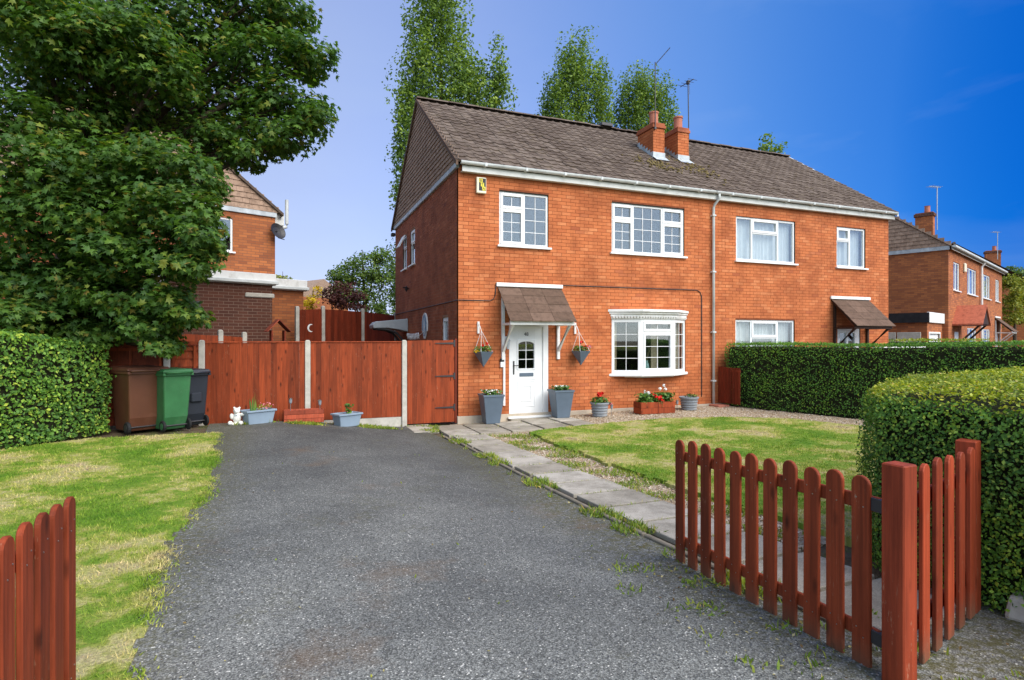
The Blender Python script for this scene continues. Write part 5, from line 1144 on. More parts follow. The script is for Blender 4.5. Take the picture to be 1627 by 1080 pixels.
for x in (-.022, .022): MB().lathe([(.001, -.006), (.006, 0), (.001, .006)], x, -.066, 6).build('eye', 'black', br, (0, 0, .268))
MB().lathe([(.001, -.006), (.009, 0), (.001, .006)], 0, -.092, 6).build('nose', 'black', br, (0, 0, .252)); MB().box(-.025, .025, -.062, -.05, .165, .19).build('bow', 'lead', br)
# ornaments in the back garden
p = at(441, 545, 13.2); bt_ = thing('bird_table', 'small red roofed bird house behind the board fence', 'bird table', (p[0], p[1], 0.3), R(15))
MB().box(-.03, .03, -.03, .03, 0, 1.45).build('leg', 'brown_wood', bt_); MB().box(-.2, .2, -.14, .14, 1.45, 1.48).build('tray', 'brown_wood', bt_)
for x in (-.14, .14): MB().box(x-.015, x+.015, -.1, .1, 1.48, 1.72).build('side', 'fence_dark', bt_)
for s_ in (-1, 1): MB().prism([(0, -.17, 1.95), (s_*.26, -.17, 1.68), (s_*.26, -.17, 1.70), (0, -.17, 1.98)], (0, .34, 0)).build('roof_board', 'fence_dark' if s_ > 0 else 'trough_wood', bt_)
p = at(494, 521, 16.2); mo = thing('moon_ornament', 'white crescent ornament hung on the dark back fence', 'ornament', (p[0], p[1]-0.05, p[2]), R(18))
pts = [(.10*math.cos(a), .115*math.sin(a)) for a in np.linspace(R(70), R(290), 12)]+[(.02+.075*math.cos(a), .09*math.sin(a)) for a in np.linspace(R(285), R(75), 10)]
MB().prism([(x, 0, z) for x, z in pts], (0, .02, 0)).build('crescent', 'white_paint', mo)

# ------------------------------------------------------------------ neighbouring houses
def roof_slab(parent, x0, x1, half, eave, ridge, y0=0.0, over=0.2):
    rf = None
    for s_, nm in ((-1, 'roof'), (1, 'rear_slope')):
        k = MB(); n = 14; cy = y0+half
        for i in range(n):     # courses laid as lapped strips
            a, b = i/n, (i+1)/n+0.02; ya, yb = cy+s_*(half+over)*(1-a), cy+s_*(half+over)*(1-b); h = ridge-eave+0.12; za, zb = eave-0.12+h*a, eave-0.12+h*b
            k.add([(x0, ya, za+.02), (x1, ya, za+.02), (x1, yb, zb+.01), (x0, yb, zb+.01), (x0, ya, za), (x1, ya, za)], [(0, 1, 2, 3), (4, 5, 1, 0)])
        k.add([(x0, cy+s_*(half+over), eave-0.12), (x1, cy+s_*(half+over), eave-0.12), (x1, cy, ridge), (x0, cy, ridge)], [(0, 1, 2, 3)])
        o = k.build(nm, 'roof_tile', parent); rf = rf or o
    MB().tube([(x0, y0+half, ridge+.0), (x1, y0+half, ridge+.0)], 0.09, 8).build('ridge', 'roof_tile', parent)
    return rf
lx, ly = from_cam(-7.28, 17.6)
hl = thing('brick_house', 'brick neighbour house half hidden behind the big sycamore tree', 'house', (lx, ly, 0.26), R(21.5))
LW = (-2.25, -1.22, 4.12, 5.10)
MB().cells(-7.6, 0, -0.3, 5.36, [LW], 0.0, 0.1).build('gable_wall', 'brick_far', hl)
MB().box(-0.1, 0.0, 0.1, 13, -0.3, 5.36).build('right_wall', 'brick_far', hl); MB().box(-7.6, -7.5, 0.1, 13, -0.3, 5.36).build('left_wall', 'brick_far', hl)
MB().box(-7.5, -0.1, 0.1, 13, 5.2, 5.3).build('ceiling', 'dark_room', hl); MB().box(-7.5, -.1, 3, 3.1, 0, 5.2).build('partition', 'dark_room', hl)
make_window(hl, 'window', (LW[0], 0.03, LW[2]), 0, LW[1]-LW[0], LW[3]-LW[2], [(0, .5, 0, 1, 1, 1, True), (.5, 1, 0, 1, 1, 1, False)])
gable(hl, 'gable', (-3.8, -0.03, 0), 0, 3.9, 5.44, 2.82, course=0.16, tw=0.2)
MB().box(-7.65, 0.03, -0.06, 0.02, 5.30, 5.46).build('gable_lead_strip', 'lead', hl)
rr = MB()
for s_, nm in ((-1, 'left_slope'), (1, 'roof')):
    MB().prism([(-3.8, -0.12, 8.34), (-3.8+s_*4.02, -0.12, 5.36), (-3.8+s_*4.02, 13, 5.36), (-3.8, 13, 8.34)], (0, 0, 0.09)).build(nm, 'roof_tile', hl)
MB().tube([(0.14, 0.05, 5.30), (0.14, 13, 5.30)], 0.06, 8).build('gutter', 'gutter', hl); MB().tube([(0.30, 0.2, 5.05), (0.42, 0.2, 5.1), (0.44, 0.2, 5.2), (0.44, 0.2, 5.95)], 0.055, 8).build('flue_pipe', 'gutter', hl); MB().box(0.0, 0.3, 0.05, 0.35, 5.1, 5.45).build('box_end', 'fascia', hl)
dish = thing('satellite_dish', 'small dark satellite dish on the corner of the left neighbour house', 'satellite dish', tuple(Vector(from_cam(-7.16, 17.5)).to_3d()+Vector((0, 0, 5.12))), R(40))
MB().lathe([(.01, -.05), (.15, -.03), (.25, .03), (.26, .035), (.15, -.02), (.01, -.04)], n=18).build('dish', 'iron', dish).rotation_euler = (R(70), 0, 0); MB().tube([(0, -.02, -.2), (0, -.3, -.28)], 0.012, 6).build('dish_arm', 'iron', dish); MB().tube([(0, 0, 0), (-.18, .1, 0)], 0.018, 6).build('mount', 'iron', dish)
ex = thing('brick_extension', 'low flat roofed brown brick extension of the left neighbour', 'extension', (lx, ly, 0.26), R(21.5))
MB().box(-5.2, -0.9, -2.2, -0.05, -0.3, 3.0).build('front_room', 'brick_brown', ex); MB().box(-0.9, 0.38, -1.2, -0.05, -0.3, 2.98).build('side_room', 'brick_far', ex)
MB().box(-3.4, -0.82, -2.28, -0.06, 3.0, 3.30).build('fascia', 'white_paint', ex, bevel=.01); MB().box(-0.82, 0.46, -1.30, -0.06, 2.98, 3.30).build('fascia', 'white_paint', ex, bevel=.01)
MB().box(-3.42, -0.78, -2.36, -2.285, 3.02, 3.11).build('gutter', 'gutter', ex, bevel=.015); MB().box(-0.8, 0.5, -1.37, -1.305, 3.0, 3.09).build('gutter', 'gutter', ex, bevel=.015)
MB().tube([(-3.45, -2.3, 3.0), (-3.9, -2.3, 2.75), (-4.2, -2.3, 2.55), (-4.2, -2.28, 0.2)], 0.045, 8).build('downpipe', 'white_paint', ex); MB().box(-1.6, -0.85, -2.24, -2.2, 2.66, 2.78).build('lintel', 'concrete', ex, bevel=.02); MB().box(-2.95, -2.65, -2.215, -2.2, 2.1, 2.5).build('air_vent', 'iron', ex)
w = make_window(ex, 'window', (-5.15, -2.25, 1.2), 0, 0.9, 1.2, [(0, 1, 0, 1, 1, 1, False)], curtain='curtain')

rx_, ry_ = from_cam(17.83, 23.4)
RZ = R(20.8)
def far_house(label, x0, mirror, left_end, right_end, doorkind):
    h = thing('brick_house', label, 'house', (rx_, ry_, 0.05), RZ)
    f = (lambda a, b: (x0+a, x0+b)) if not mirror else (lambda a, b: (x0+6.7-b, x0+6.7-a))
    ws = [(*f(.94, 2.14), 3.85, 5.05), (*f(3.8, 5.9), 3.85, 5.05), (*f(3.8, 5.9), 0.9, 2.3)]; d = (*f(1.15, 2.1), 0.1, 2.1)
    MB().cells(x0, x0+6.7, -0.2, 5.5, ws+[d], 0, 0.1).build('wall', 'brick_far', h)
    for (a, b, c, e_) in ws: make_window(h, 'window', (a, 0.03, c), 0, b-a, e_-c, [(0, .5, 0, 1, 1, 1, False), (.5, 1, 0, 1, 1, 1, False)] if b-a < 1.5 else [(0, .3, 0, 1, 1, 1, False), (.3, .7, 0, 1, 1, 1, False), (.7, 1, 0, 1, 1, 1, False)], curtain='curtain')
    MB().cells(d[0], d[1], .1, 2.1, [(d[0]+.25, d[1]-.25, 1.0, 1.8)], .03, .08).build('front_door', 'white_plastic', h); MB().box(d[0]+.2, d[1]-.2, .05, .06, .95, 1.85).build('door_glass', 'glass', h)
    MB().box(x0, x0+6.7, 7.5, 7.6, 0, 5.5).build('back_wall', 'brick_far', h)
    MB().box(x0+.1, x0+6.6, .1, 7.5, 2.6, 2.7).build('upper_floor', 'dark_room', h); MB().box(x0+.1, x0+6.6, .1, 7.5, 5.3, 5.35).build('ceiling', 'dark_room', h); MB().box(x0+.1, x0+6.6, 2.5, 2.6, 0, 5.3).build('partition', 'dark_room', h)
    if left_end: MB().box(x0, x0+.1, .1, 7.5, -.2, 5.5).build('side_wall', 'brick_far', h); gable(h, 'gable', (x0-.03, 3.8, 0), R(-90), 3.9, 5.6, 2.8, course=.16, tw=.22); MB().box(x0-.06, x0+.02, -.05, 7.6, 5.44, 5.62).build('gable_lead_strip', 'lead', h)
    if right_end: MB().box(x0+6.6, x0+6.7, .1, 7.5, -.2, 5.5).build('side_wall', 'brick_far', h); MB().prism([(x0+6.65, 0, 5.5), (x0+6.65, 7.6, 5.5), (x0+6.65, 3.8, 8.35)], (.05, 0, 0)).build('gable', 'gable_tile', h)
    roof_slab(h, x0-(.1 if left_end else 0), x0+6.7+(.15 if right_end else 0), 3.8, 5.6, 8.44)
    MB().box(x0, x0+6.7, -.14, -.105, 5.44, 5.6).build('fascia', 'fascia', h); MB().tube([(x0, -.2, 5.57), (x0+6.75, -.2, 5.57)], .06, 8).build('gutter', 'gutter', h)
    if doorkind == 'red':
        c = MB().prism([(d[0]-.3, -.9, 2.35), (d[1]+.3, -.9, 2.35), (d[1]+.3, 0, 2.35), (d[0]-.3, 0, 2.35)], (0, 0, .06)).build('porch', 'brown_wood', h)
        cx = (d[0]+d[1])/2
        for s_ in (-1, 1): MB().prism([(cx, -1.0, 3.15), (cx+s_*.95, -1.0, 2.35), (cx+s_*.95, 0, 2.35), (cx, 0, 3.15)], (0, 0, .07)).build('porch_slope', 'red_tile', c)
        MB().prism([(cx-.85, -.95, 2.4), (cx+.85, -.95, 2.4), (cx, -.95, 3.1)], (0, .04, 0)).build('porch_gable', 'brown_wood', c)
        for x in (d[0]-.2, d[1]+.15): MB().prism([(x, -.9, 2.35), (x, -.8, 2.35), (x, -.02, 1.5), (x, -.02, 1.4)], (.07, 0, 0)).build('bracket', 'brown_wood', c)
    else: canopy(h, d[0]-.3, d[1]+.3, 2.95, .7, .7, True, 'canopy_tile')
    return h
hc = far_house('brick neighbour house with red tiled porch and flat roofed garage', 0, False, True, False, 'red')
hd_ = far_house('brick neighbour house with white bracketed canopy next to the ivy', 6.7, True, False, True, 'brown')
MB().tube([(6.75, -.2, 5.5), (6.75, -.08, 5.3), (6.75, -.08, 0)], .05, 8).build('downpipe', 'white_paint', hc)
def small_stack(parent, x, y, zb, zt, w=.42, d=.75):
    s_ = MB().box(x-w/2, x+w/2, y-d/2, y+d/2, zb, zt).build('chimney', 'brick_far', parent); MB().box(x-w/2-.05, x+w/2+.05, y-d/2-.05, y+d/2+.05, zt-.2, zt-.05).build('chimney_cap', 'brick_brown', s_); MB().lathe([(.13, zt), (.12, zt+.32), (.14, zt+.34)], x, y-.1, 12).build('chimney_pot', 'terracotta', s_); return s_
small_stack(hc, 6.2, 2.1, 6.6, 8.2)
ga = thing('garage', 'flat roofed brick garage with white fascia beside the right neighbour house', 'garage', (rx_, ry_, 0.05), RZ)
MB().cells(-2.5, -.02, -.2, 2.42, [(-2.2, -.5, -.1, 2.0)], .2, .3).build('front_wall', 'brick_far', ga); MB().box(-2.5, -2.4, .3, 6, -.2, 2.42).build('side_wall', 'brick_far', ga); MB().box(-2.56, -.02, .12, .2, 2.42, 2.82).build('fascia', 'white_paint', ga, bevel=.01)
MB().box(-2.6, -2.5, .12, 6, 2.42, 2.80).build('side_fascia', 'black_felt', ga); MB().box(-2.5, -.02, .2, 6, 2.6, 2.78).build('flat_roof', 'black_felt', ga)
gd = MB().box(-2.2, -.5, .26, .3, -.1, 2.0).build('garage_door', 'white_plastic', ga)
for i in range(5): MB().box(-2.15, -.55, .245, .26, .05+i*.39, .40+i*.39).build('door_panel', 'white_plastic', gd, bevel=.01)
MB().ring(-2.27, -.43, -.1, 2.07, .07, .18, .24).build('door_frame', 'white_paint', ga)
sp1 = at(1424, 541, 22.5); stp = thing('store_panels', 'pale grey panels leaning against the garage side', 'panels', (sp1[0], sp1[1], 0.1), RZ+R(-90))
for i in range(2): MB().box(-.8+i*.82, -.02+i*.82, 0, .05, 0, 2.0).build('panel', 'concrete', stp, bevel=.01)
alb = thing('alarm_box', 'tiny cream alarm box under the right neighbour eaves', 'alarm box', (rx_+3.0*math.cos(RZ), ry_+3.0*math.sin(RZ), 5.0), RZ); MB().box(-.15, .15, -.09, 0, -.2, .2).build('alarm_cover', 'alarm_cover', alb, bevel=.03)
for i, (px, y0, y1, d, lab) in enumerate(((1489, 296, 365, 29.0, 'thin aerial mast above the right neighbour chimney'), (1585, 368, 412, 42.0, 'distant aerial mast behind the right neighbour roof'))):
    p = at(px, y1, d); q = at(px, y0, d); t = thing('tv_aerial', lab, 'aerial', p); hgt = q[2]-p[2]; MB().tube([(0, 0, 0), (0, 0, hgt)], .022, 6).build('mast', 'lead', t); MB().tube([(-.6, 0, hgt-.05), (.25, 0, hgt-.02)], .015, 6).build('boom', 'lead', t)
    for k in range(5): MB().tube([(-.55+k*.16, -.2, hgt-.04), (-.55+k*.16, .2, hgt-.04)], .008, 5).build('element', 'lead', t)
ex_, ey_ = from_cam(35.0, 40.0)
he = thing('brick_house', 'distant ivy covered brick house at the right edge of the street', 'house', (ex_, ey_, 0), R(38))
MB().box(-4, 10, 0, 7.6, 0, 5.5).build('wall', 'brick_far', he); roof_slab(he, -4.1, 10.1, 3.8, 5.6, 8.3)
c_ = at(1577, 410, 43); hv = he.matrix_basis.inverted() if False else None
a_ = R(38); dx_, dy_ = c_[0]-ex_, c_[1]-ey_; small_stack(he, dx_*math.cos(a_)+dy_*math.sin(a_), -dx_*math.sin(a_)+dy_*math.cos(a_), 6.5, 8.5, .5, .9)
fx = at(515, 452, 60); fh = thing('distant_house', 'far pale gabled house glimpsed between the garden shrubs', 'house', (fx[0], fx[1], 0), R(30))
MB().box(-3, 3, 0, 6, 0, 6.2).build('wall', 'brick_far', fh); MB().prism([(-3.2, 0, 6.2), (3.2, 0, 6.2), (0, 0, 8.2)], (0, 6, 0)).build('roof', 'gable_tile', fh)

# ------------------------------------------------------------------ trees
def lobed():
    """palmate five-lobed leaf as a fan, tips drooping"""
    tips = [(0, 1.0), (0.78, 0.62), (0.72, -0.12), (-0.72, -0.12), (-0.78, 0.62)]; order = [(0, 1.0), (0.26, 0.42), (0.80, 0.60), (0.40, 0.10), (0.70, -0.16), (0.12, -0.30), (-0.12, -0.30), (-0.70, -0.16), (-0.40, 0.10), (-0.80, 0.60), (-0.26, 0.42)]
    V = [(0, 0.05, 0.06)]+[(x, y, -0.16*(x*x+y*y)) for x, y in order]; n = len(order); return V, [(0, i+1, (i+1) % n+1) for i in range(n)]
LOB_V, LOB_F = lobed()
def clump_points(c, r, n, shell=0.55):
    v = rng.normal(0, 1, (n, 3)); v /= np.linalg.norm(v, axis=1, keepdims=True); rad = rng.uniform(0, 1, n)**(1/3); rad = shell+(1-shell)*rad
    p = v*rad[:, None]*np.array(r); return p+np.array(c), v
def px_clump(px, py, d, rpx, rpy, rd=None):
    c = at(px, py, d); return (c, (rpx/910*d, (rd if rd is not None else (rpx+rpy)/2/910*d), rpy/910*d))
def tree(name, label, cat, clumps, base, trunk_r, n_per, leaf, tv, tf, mat, droop=0.4, shell=0.4, group=None, singles=0, limbs=True, jag=0.22, upright=False):
    t = thing(name, label, cat, base, 0, group); B = Vector(base); P, Nn = [], []
    for (c, r) in clumps:
        vol = max(r[0]*r[1]*r[2], .002)**0.62; n = int(n_per*vol)
        # break each mass into sprays so that the outline is uneven and gaps stay open
        k = max(4, int(n/(42 if not upright else 55))); cp_, _ = clump_points(c, r, k, 0.25)
        if upright: cp_ = np.array(c)+(cp_-np.array(c))*rng.uniform(.6, 1.3, (k, 1))*np.array([[1.0, 1.0, 0.95]])
        ids = rng.integers(0, k, n); sp_r = np.array(r)*jag+leaf*1.2; off = np.clip(rng.normal(0, 1, (n, 3)), -1.5, 1.5)*sp_r*np.array([0.62, 0.62, 0.34 if not upright else 1.5])
        p = cp_[ids]+off; P.append(p); nv = (p-np.array(c))/np.array(r); Nn.append(nv)
    P = np.concatenate(P)-np.array(base); Nn = np.concatenate(Nn); N = len(P)
    nrm = Nn*0.55+np.array([0, 0, 0.75])+rng.normal(0, droop, (N, 3)); rot = frames(nrm); s_ = leaf*rng.uniform(.65, 1.25, N)
    if singles:
        W = P+np.array(base); d = np.linalg.norm(W-np.array(CAM), axis=1)
        cs, sn = math.cos(R(21.53)), math.sin(R(21.53)); X = cs*(W[:, 0]-CAM[0])-sn*(W[:, 1]-CAM[1]); Y = sn*(W[:, 0]-CAM[0])+cs*(W[:, 1]-CAM[1])
        vis = (np.abs(X/Y) < 0.88) & (np.abs((W[:, 2]-CAM[2])/Y) < 0.58); order = np.argsort(np.where(vis, d, 1e9)); pick = order[:singles]; keep = np.ones(N, bool); keep[pick] = False
        me = bpy.data.meshes.new('leaf'); me.from_pydata([tuple(v) for v in tv], [], tf); me.update(); 
        crown_pts = keep
    else: keep = np.ones(N, bool)
    V, F3 = scatter(tv, tf, P[keep], rot[keep], s_[keep][:, None]*np.ones((1, 3)))
    cr_ = obj('crown', npmesh('crown', V, F3), mat, t); cr_['kind'] = 'stuff'
    if singles:
        for i in pick:
            o = obj('leaf', me, mat, cr_); m4 = Matrix(rot[i].tolist()).to_4x4(); m4.translation = Vector(P[i]); o.matrix_basis = m4 @ Matrix.Scale(float(s_[i]), 4)
    if trunk_r:
        top = Vector(np.mean([c for c, r in clumps], axis=0))-B; zmax = max(c[2]+r[2]*.6 for c, r in clumps)-B.z
        tp = [(0, 0, -0.3), (0.03, 0, zmax*.25), (top.x*.25, top.y*.25, zmax*.5), (top.x*.5, top.y*.5, zmax*.78), (top.x*.6, top.y*.6, zmax)]
        MB().tube(tp, [trunk_r*1.25, trunk_r, trunk_r*.75, trunk_r*.4, trunk_r*.1], 10).build('trunk', 'bark', t, smooth=True)
        if limbs:
            for (c, r) in clumps:
                e_ = Vector(c)-B; zs = max(min(e_.z*0.55, zmax*.7), zmax*.12); f = zs/zmax; s0 = Vector((top.x*.6*f, top.y*.6*f, zs)); md = s0.lerp(e_, .55)+Vector((0, 0, .12*(e_-s0).length*.6))
                MB().tube([s0, md, e_], [trunk_r*.32, trunk_r*.18, .012], 7).build('branch', 'bark', t, smooth=True)
                for q in range(3):
                    a = e_+Vector((rnd.uniform(-1, 1)*r[0]*.75, rnd.uniform(-1, 1)*r[1]*.75, rnd.uniform(-.7, .7)*r[2])); MB().tube([md.lerp(e_, .5), (md.lerp(e_, .5)+a)/2+Vector((0, 0, .08)), a], [.03, .018, .006], 5).build('twig', 'bark', t)
    return t
# the big sycamore leaning in from the left
SY = [(60, 30, 9.2, 80, 55), (130, 70, 9.4, 70, 45), (200, 60, 9.8, 60, 50), (250, 120, 10, 60, 40), (40, 30, 10.5, 85, 60), (170, 20, 11, 90, 60), (300, 15, 11, 85, 50), (400, 5, 11.2, 70, 45), (455, 25, 11.2, 38, 34),
      (90, 110, 10, 85, 55), (215, 100, 11.5, 80, 50), (330, 85, 11.3, 75, 45), (430, 95, 11, 62, 38), (492, 98, 11, 32, 26),
      (120, 180, 10.2, 85, 45), (260, 165, 11.5, 80, 42), (370, 160, 11.3, 75, 38), (455, 165, 11, 55, 34), (495, 190, 10.8, 28, 24),
      (400, 215, 11, 60, 28), (455, 222, 10.8, 38, 18), (340, 225, 11.2, 55, 32), (385, 252, 10.8, 26, 16),
      (40, 200, 9.2, 70, 40), (60, 270, 9, 80, 45), (170, 260, 9.4, 85, 42), (270, 265, 9.6, 70, 38), (325, 285, 9.6, 26, 28),
      (50, 345, 9.3, 80, 45), (165, 335, 9.3, 85, 42), (265, 335, 9.2, 62, 40), (315, 345, 9.2, 38, 30), (325, 385, 9.2, 24, 20),
      (70, 415, 9.8, 85, 45), (180, 405, 9.4, 75, 42), (265, 410, 9.2, 55, 36), (305, 425, 9.2, 32, 20),
      (90, 480, 10.2, 95, 42), (205, 470, 9.6, 65, 36), (265, 475, 9.5, 35, 26), (300, 500, 9.6, 26, 16), (240, 520, 9.6, 34, 22), (265, 548, 9.6, 16, 16), (150, 525, 10, 60, 24), (15, 455, 9.8, 60, 40), (85, 508, 9.6, 75, 26), (10, 505, 9.0, 55, 26), (120, 455, 9.6, 60, 35)]
ty = at(95, 640, 11.2)
tree('sycamore_tree', 'big spreading sycamore with large lobed leaves filling the upper left', 'tree', [px_clump(px, py, d, a, b, 0.75) for px, py, d, a, b in SY], (ty[0], ty[1], 0.25), 0.28, 3700, 0.077, LOB_V, LOB_F, 'sycamore_leaf', droop=0.42, singles=300, jag=0.34)
# poplars behind the roofs
def poplar(label, cl, d, base_px, n, leaf=.25):
    b = at(base_px, 540, d); tree('poplar_tree', label, 'tree', [px_clump(px, py, d, a, c_) for px, py, a, c_ in cl], (b[0], b[1], 0), 0.22, n, leaf, LEAF4, LEAF4F, 'poplar_leaf', droop=.8, group='poplars behind the house', limbs=False, jag=0.13, upright=True)
poplar('tallest poplar rising behind the gable end of the house', [(695, -5, 34, 55), (668, 55, 26, 55), (715, 55, 36, 60), (700, 120, 62, 60), (660, 140, 28, 60), (745, 130, 34, 45), (783, 118, 20, 38), (792, 150, 20, 32), (765, 170, 38, 30), (650, 200, 22, 60), (690, 200, 60, 60), (643, 265, 18, 48), (640, 305, 14, 25), (672, 260, 40, 60)], 42, 700, 600)
poplar('middle poplar rising behind the roof ridge', [(915, 92, 24, 34), (902, 120, 30, 34), (928, 130, 30, 34), (890, 150, 24, 34), (952, 140, 18, 34), (915, 168, 48, 30), (958, 175, 18, 24), (867, 175, 10, 20), (900, 200, 45, 30)], 50, 915, 600)
poplar('shorter poplar behind the chimney stacks', [(1015, 138, 24, 28), (1003, 165, 24, 32), (1030, 150, 22, 34), (1052, 165, 18, 30), (1025, 185, 40, 28), (1060, 195, 16, 24), (985, 185, 12, 24), (1030, 215, 50, 26)], 52, 1025, 600)
b = at(1225, 540, 30); tree('leafy_treetop', 'small dark treetop peeping over the right end of the ridge', 'tree', [px_clump(*q) for q in ((1216, 226, 30, 8, 12), (1222, 240, 30, 14, 9), (1237, 236, 30, 6, 10))], (b[0], b[1], 0), 0.1, 900, .17, LEAF4, LEAF4F, 'poplar_leaf', droop=.8, limbs=False)
b = at(585, 540, 27); tree('garden_tree', 'loose green garden tree between the two houses', 'tree', [px_clump(*q) for q in ((550, 440, 27, 22, 24), (585, 425, 27, 28, 24), (605, 405, 27, 18, 14), (610, 450, 27, 34, 30), (565, 465, 27, 32, 22), (540, 460, 27, 16, 20), (530, 445, 27, 8, 14))], (b[0], b[1], 0), 0.14, 2600, .13, LEAF4, LEAF4F, 'garden_leaf', droop=.9)
b = at(632, 540, 24); tree('birch_tree', 'weeping light green tree against the side wall', 'tree', [px_clump(*q) for q in ((630, 405, 24, 9, 18), (634, 440, 24, 11, 30), (628, 470, 24, 12, 24))], (b[0], b[1], 0), 0.08, 2200, .12, LEAF4, LEAF4F, 'garden_leaf', droop=.9, limbs=False, upright=True)
b = at(540, 540, 21.5); tree('purple_shrub', 'dark purple leaved shrub behind the back fence', 'shrub', [px_clump(*q) for q in ((525, 474, 21.5, 20, 17), (548, 466, 21.5, 24, 20), (560, 480, 21.5, 22, 16))], (b[0], b[1], 0.3), 0.06, 3000, .10, LEAF4, LEAF4F, 'purple_leaf', droop=.9, limbs=False)
b = at(496, 540, 19); tree('golden_shrub', 'bright yellow shrub at the corner of the neighbour extension', 'shrub', [px_clump(*q) for q in ((496, 478, 19, 12, 14), (503, 466, 19, 6, 9), (490, 488, 19, 10, 8))], (b[0], b[1], 0.3), 0.05, 3200, .09, LEAF4, LEAF4F, 'yellow_leaf', droop=.9, limbs=False)
b = at(600, 540, 22.5); tree('green_shrub', 'pale green shrub above the back fence near the side wall', 'shrub', [px_clump(*q) for q in ((592, 492, 22.5, 22, 13), (616, 494, 22.5, 18, 14))], (b[0], b[1], 0.3), 0.06, 3000, .10, LEAF4, LEAF4F, 'garden_leaf', droop=.9, limbs=False)
b = at(448, 540, 32); tree('garden_tree', 'distant yellow green tree beyond the left neighbour house', 'tree', [px_clump(*q) for q in ((445, 438, 32, 12, 12), (455, 446, 32, 16, 8))], (b[0], b[1], 0.3), 0.1, 700, .15, LEAF4, LEAF4F, 'ivy_leaf', droop=.9, limbs=False)
b = at(1612, 540, 33); tree('ivy_mass', 'thick yellow green ivy climbing at the right edge of the street', 'ivy', [px_clump(*q) for q in ((1604, 460, 33, 9, 24), (1603, 495, 33, 9, 25), (1622, 465, 33.5, 10, 26), (1624, 490, 33.5, 10, 24))], (b[0], b[1], 0.1), 0.1, 3000, .15, LEAF4, LEAF4F, 'ivy_leaf', droop=.9, limbs=False)
b = at(1615, 540, 46); tree('distant_tree', 'distant green tree above the ivy at the right edge', 'tree', [px_clump(*q) for q in ((1608, 432, 46, 9, 8), (1624, 434, 46, 8, 9))], (b[0], b[1], 0.1), 0.15, 1500, .2, LEAF4, LEAF4F, 'garden_leaf', droop=.9, limbs=False)

# ------------------------------------------------------------------ weeds in joints and edges
def weeds(name, label, poly, n, lo, hi, w, thr, lift=0.01, mat='weed_leaf', freq=1.0):
    X, Y = sample(poly, n*3, 0); k = (np.sin(X*5.1*freq+1.1)*np.sin(Y*3.7*freq+.3)+.6*np.sin(Y*9.3*freq+X*4)+rng.normal(0, .25, len(X))) > thr; X, Y = X[k][:n], Y[k][:n]; N = len(X)
    h = rng.uniform(lo, hi, N); rot = frames(np.stack([rng.normal(0, .6, N), rng.normal(0, .6, N), np.ones(N)], 1)); tv = [(-.5, 0, 0), (.5, 0, 0), (.55, .25, .55), (-.55, .25, .55), (0, .6, .95)]
    V, F3 = scatter(tv, [(0, 1, 2), (0, 2, 3), (3, 2, 4)], np.stack([X, Y, ground(X, Y)+lift], 1), rot, np.stack([w*rng.uniform(.6, 1.4, N), h, h], 1)); return tag(obj(name, npmesh(name, V, F3), mat), label, 'weeds', None, 'stuff')
weeds('weeds', 'tufts of weeds growing along the path edging', [(-.76, -1.3), (-.50, -1.3), (-.46, -9.2), (-.80, -9.2)], 2600, .025, .085, .010, .45)
weeds('weeds', 'weeds and grass in the gravel strip beside the lawn edge', [(.05, -1.7), (.80, -1.9), (.74, -8.4), (.2, -8.4)], 3600, .015, .06, .009, .0)
weeds('weeds', 'weeds along the foot of the fence and side gate', [(-4.5, -.18), (-1.0, -.12), (-.5, -.3), (-.72, -1.2), (-1.1, -.55), (-4.3, -.5)], 2200, .02, .07, .012, .25)
weeds('weeds', 'small weeds sprouting through the tarmac', [(-3.6, -3), (-.75, -3), (-.75, -10.2), (-3.6, -10.2)], 420, .008, .028, .008, 1.28, .012, freq=3)
weeds('weeds', 'moss and weeds at the foot of the open gate', [(-1.5, -8.2), (-.6, -8.2), (-.2, -10.3), (-1.4, -10.3)], 1100, .01, .05, .009, .55, .012, freq=2)
weeds('weeds', 'grass growing in the slab joints by the door', [(-.6, -1.6), (2.5, -1.6), (2.5, -.3), (-.6, -.3)], 900, .02, .05, .008, .55, .0, freq=2)

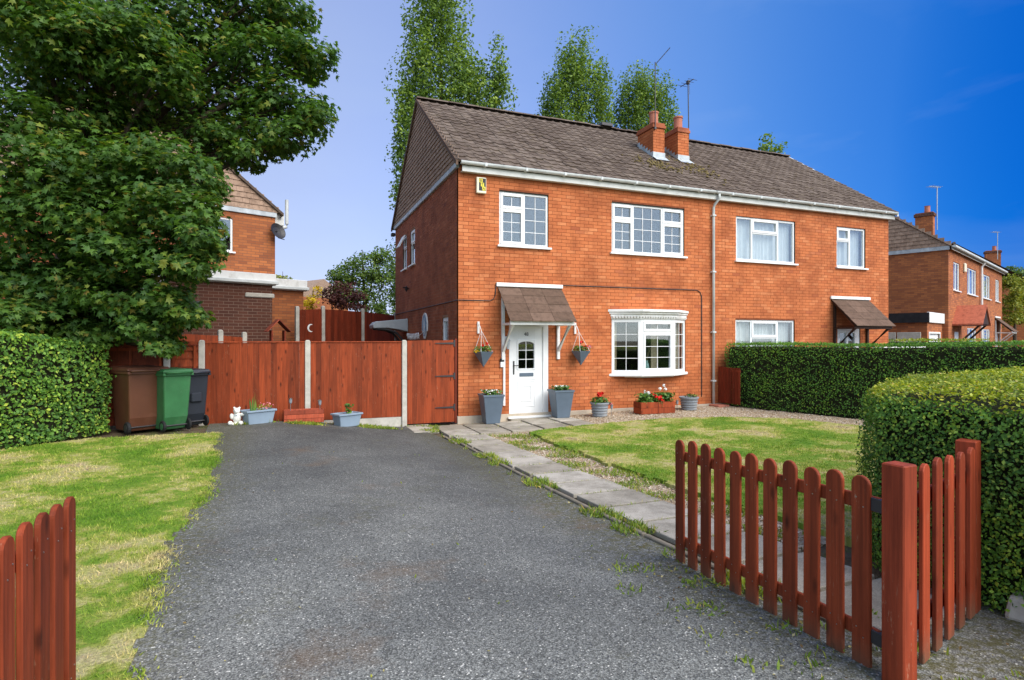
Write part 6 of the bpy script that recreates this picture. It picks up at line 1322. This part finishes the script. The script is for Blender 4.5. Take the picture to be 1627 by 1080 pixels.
LE = [(a, b) for b, a in DL[1:]]
def edge_tufts(n):
    uu = rng.uniform(-10.2, -1.3, n*2); k = (np.sin(uu*3.1)+.7*np.sin(uu*7.7+1)+rng.normal(0, .5, n*2)) > -.3; uu = uu[k][:n]; ss = np.array([drive_left(u_) for u_ in uu])+rng.normal(0.0, .055, len(uu)); N = len(uu)
    h = rng.uniform(.012, .038, N); rot = frames(np.stack([rng.normal(.3, .7, N), rng.normal(0, .7, N), np.ones(N)], 1)); tv = [(-.5, 0, 0), (.5, 0, 0), (.4, .25, .55), (-.4, .25, .55), (0, .6, .95)]
    V, F3 = scatter(tv, [(0, 1, 2), (0, 2, 3), (3, 2, 4)], np.stack([ss, uu, ground(ss, uu)+.012], 1), rot, np.stack([.006*rng.uniform(.6, 1.4, N), h, h], 1)); tag(obj('edge_grass', npmesh('edge_grass', V, F3), 'grass_blade'), 'longer grass creeping over the left edge of the tarmac', 'grass', None, 'stuff')
edge_tufts(9000)
# tufts in the slab joints
XJ, YJ = [], []
u = -1.62
while u > -9.2:
    n = rnd.randint(0, 60); XJ += list(rng.uniform(-.5, .16, n)); YJ += list(u+rng.normal(0, .012, n)); u -= .585
N = len(XJ); XJ, YJ = np.array(XJ), np.array(YJ); h = rng.uniform(.03, .06, N)
V, F3 = scatter([(-.5, 0, 0), (.5, 0, 0), (.4, .25, .55), (-.4, .25, .55), (0, .6, .95)], [(0, 1, 2), (0, 2, 3), (3, 2, 4)], np.stack([XJ, YJ, ground(XJ, YJ)+.005], 1), frames(np.stack([rng.normal(0, .5, N), rng.normal(0, .5, N), np.ones(N)], 1)), np.stack([.007*rng.uniform(.6, 1.4, N), h, h], 1))
tag(obj('joint_grass', npmesh('joint_grass', V, F3), 'weed_leaf'), 'thin grass sprouting from the joints of the slab path', 'grass', None, 'stuff')

# fallen leaves and crumbs of bark on the tarmac near the gate and along the edging
XL = np.concatenate([rng.uniform(-0.6, 1.0, 160), rng.normal(-1.0, .22, 220), rng.normal(-.72, .06, 240), rng.normal(-4.0, .2, 120), rng.uniform(-3.8, -.9, 60)]); YL = np.concatenate([rng.uniform(-10.9, -9.9, 160), rng.uniform(-10.4, -8.3, 220), rng.uniform(-9.5, -1.5, 240), rng.uniform(-10.2, -1.5, 120), rng.uniform(-10.2, -2, 60)])
N = len(XL); V, F3 = scatter(LEAF4, LEAF4F, np.stack([XL, YL, ground(XL, YL)+.02], 1), frames(rng.normal(0, .35, (N, 3))+np.array([0, 0, 1.])), rng.uniform(.008, .028, (N, 1))*np.ones((1, 3)))
m = Mat('litter').set(0.9, 0.1); m.base(m.ramp(m.rand(), [(0, (0.06, 0.04, 0.02)), (0.4, (0.16, 0.10, 0.045)), (0.7, (0.30, 0.26, 0.08)), (1, (0.45, 0.38, 0.2))]))
tag(obj('leaf_litter', npmesh('leaf_litter', V, F3), 'litter'), 'dry leaf litter scattered on the tarmac near gate and edging', 'litter', None, 'stuff')
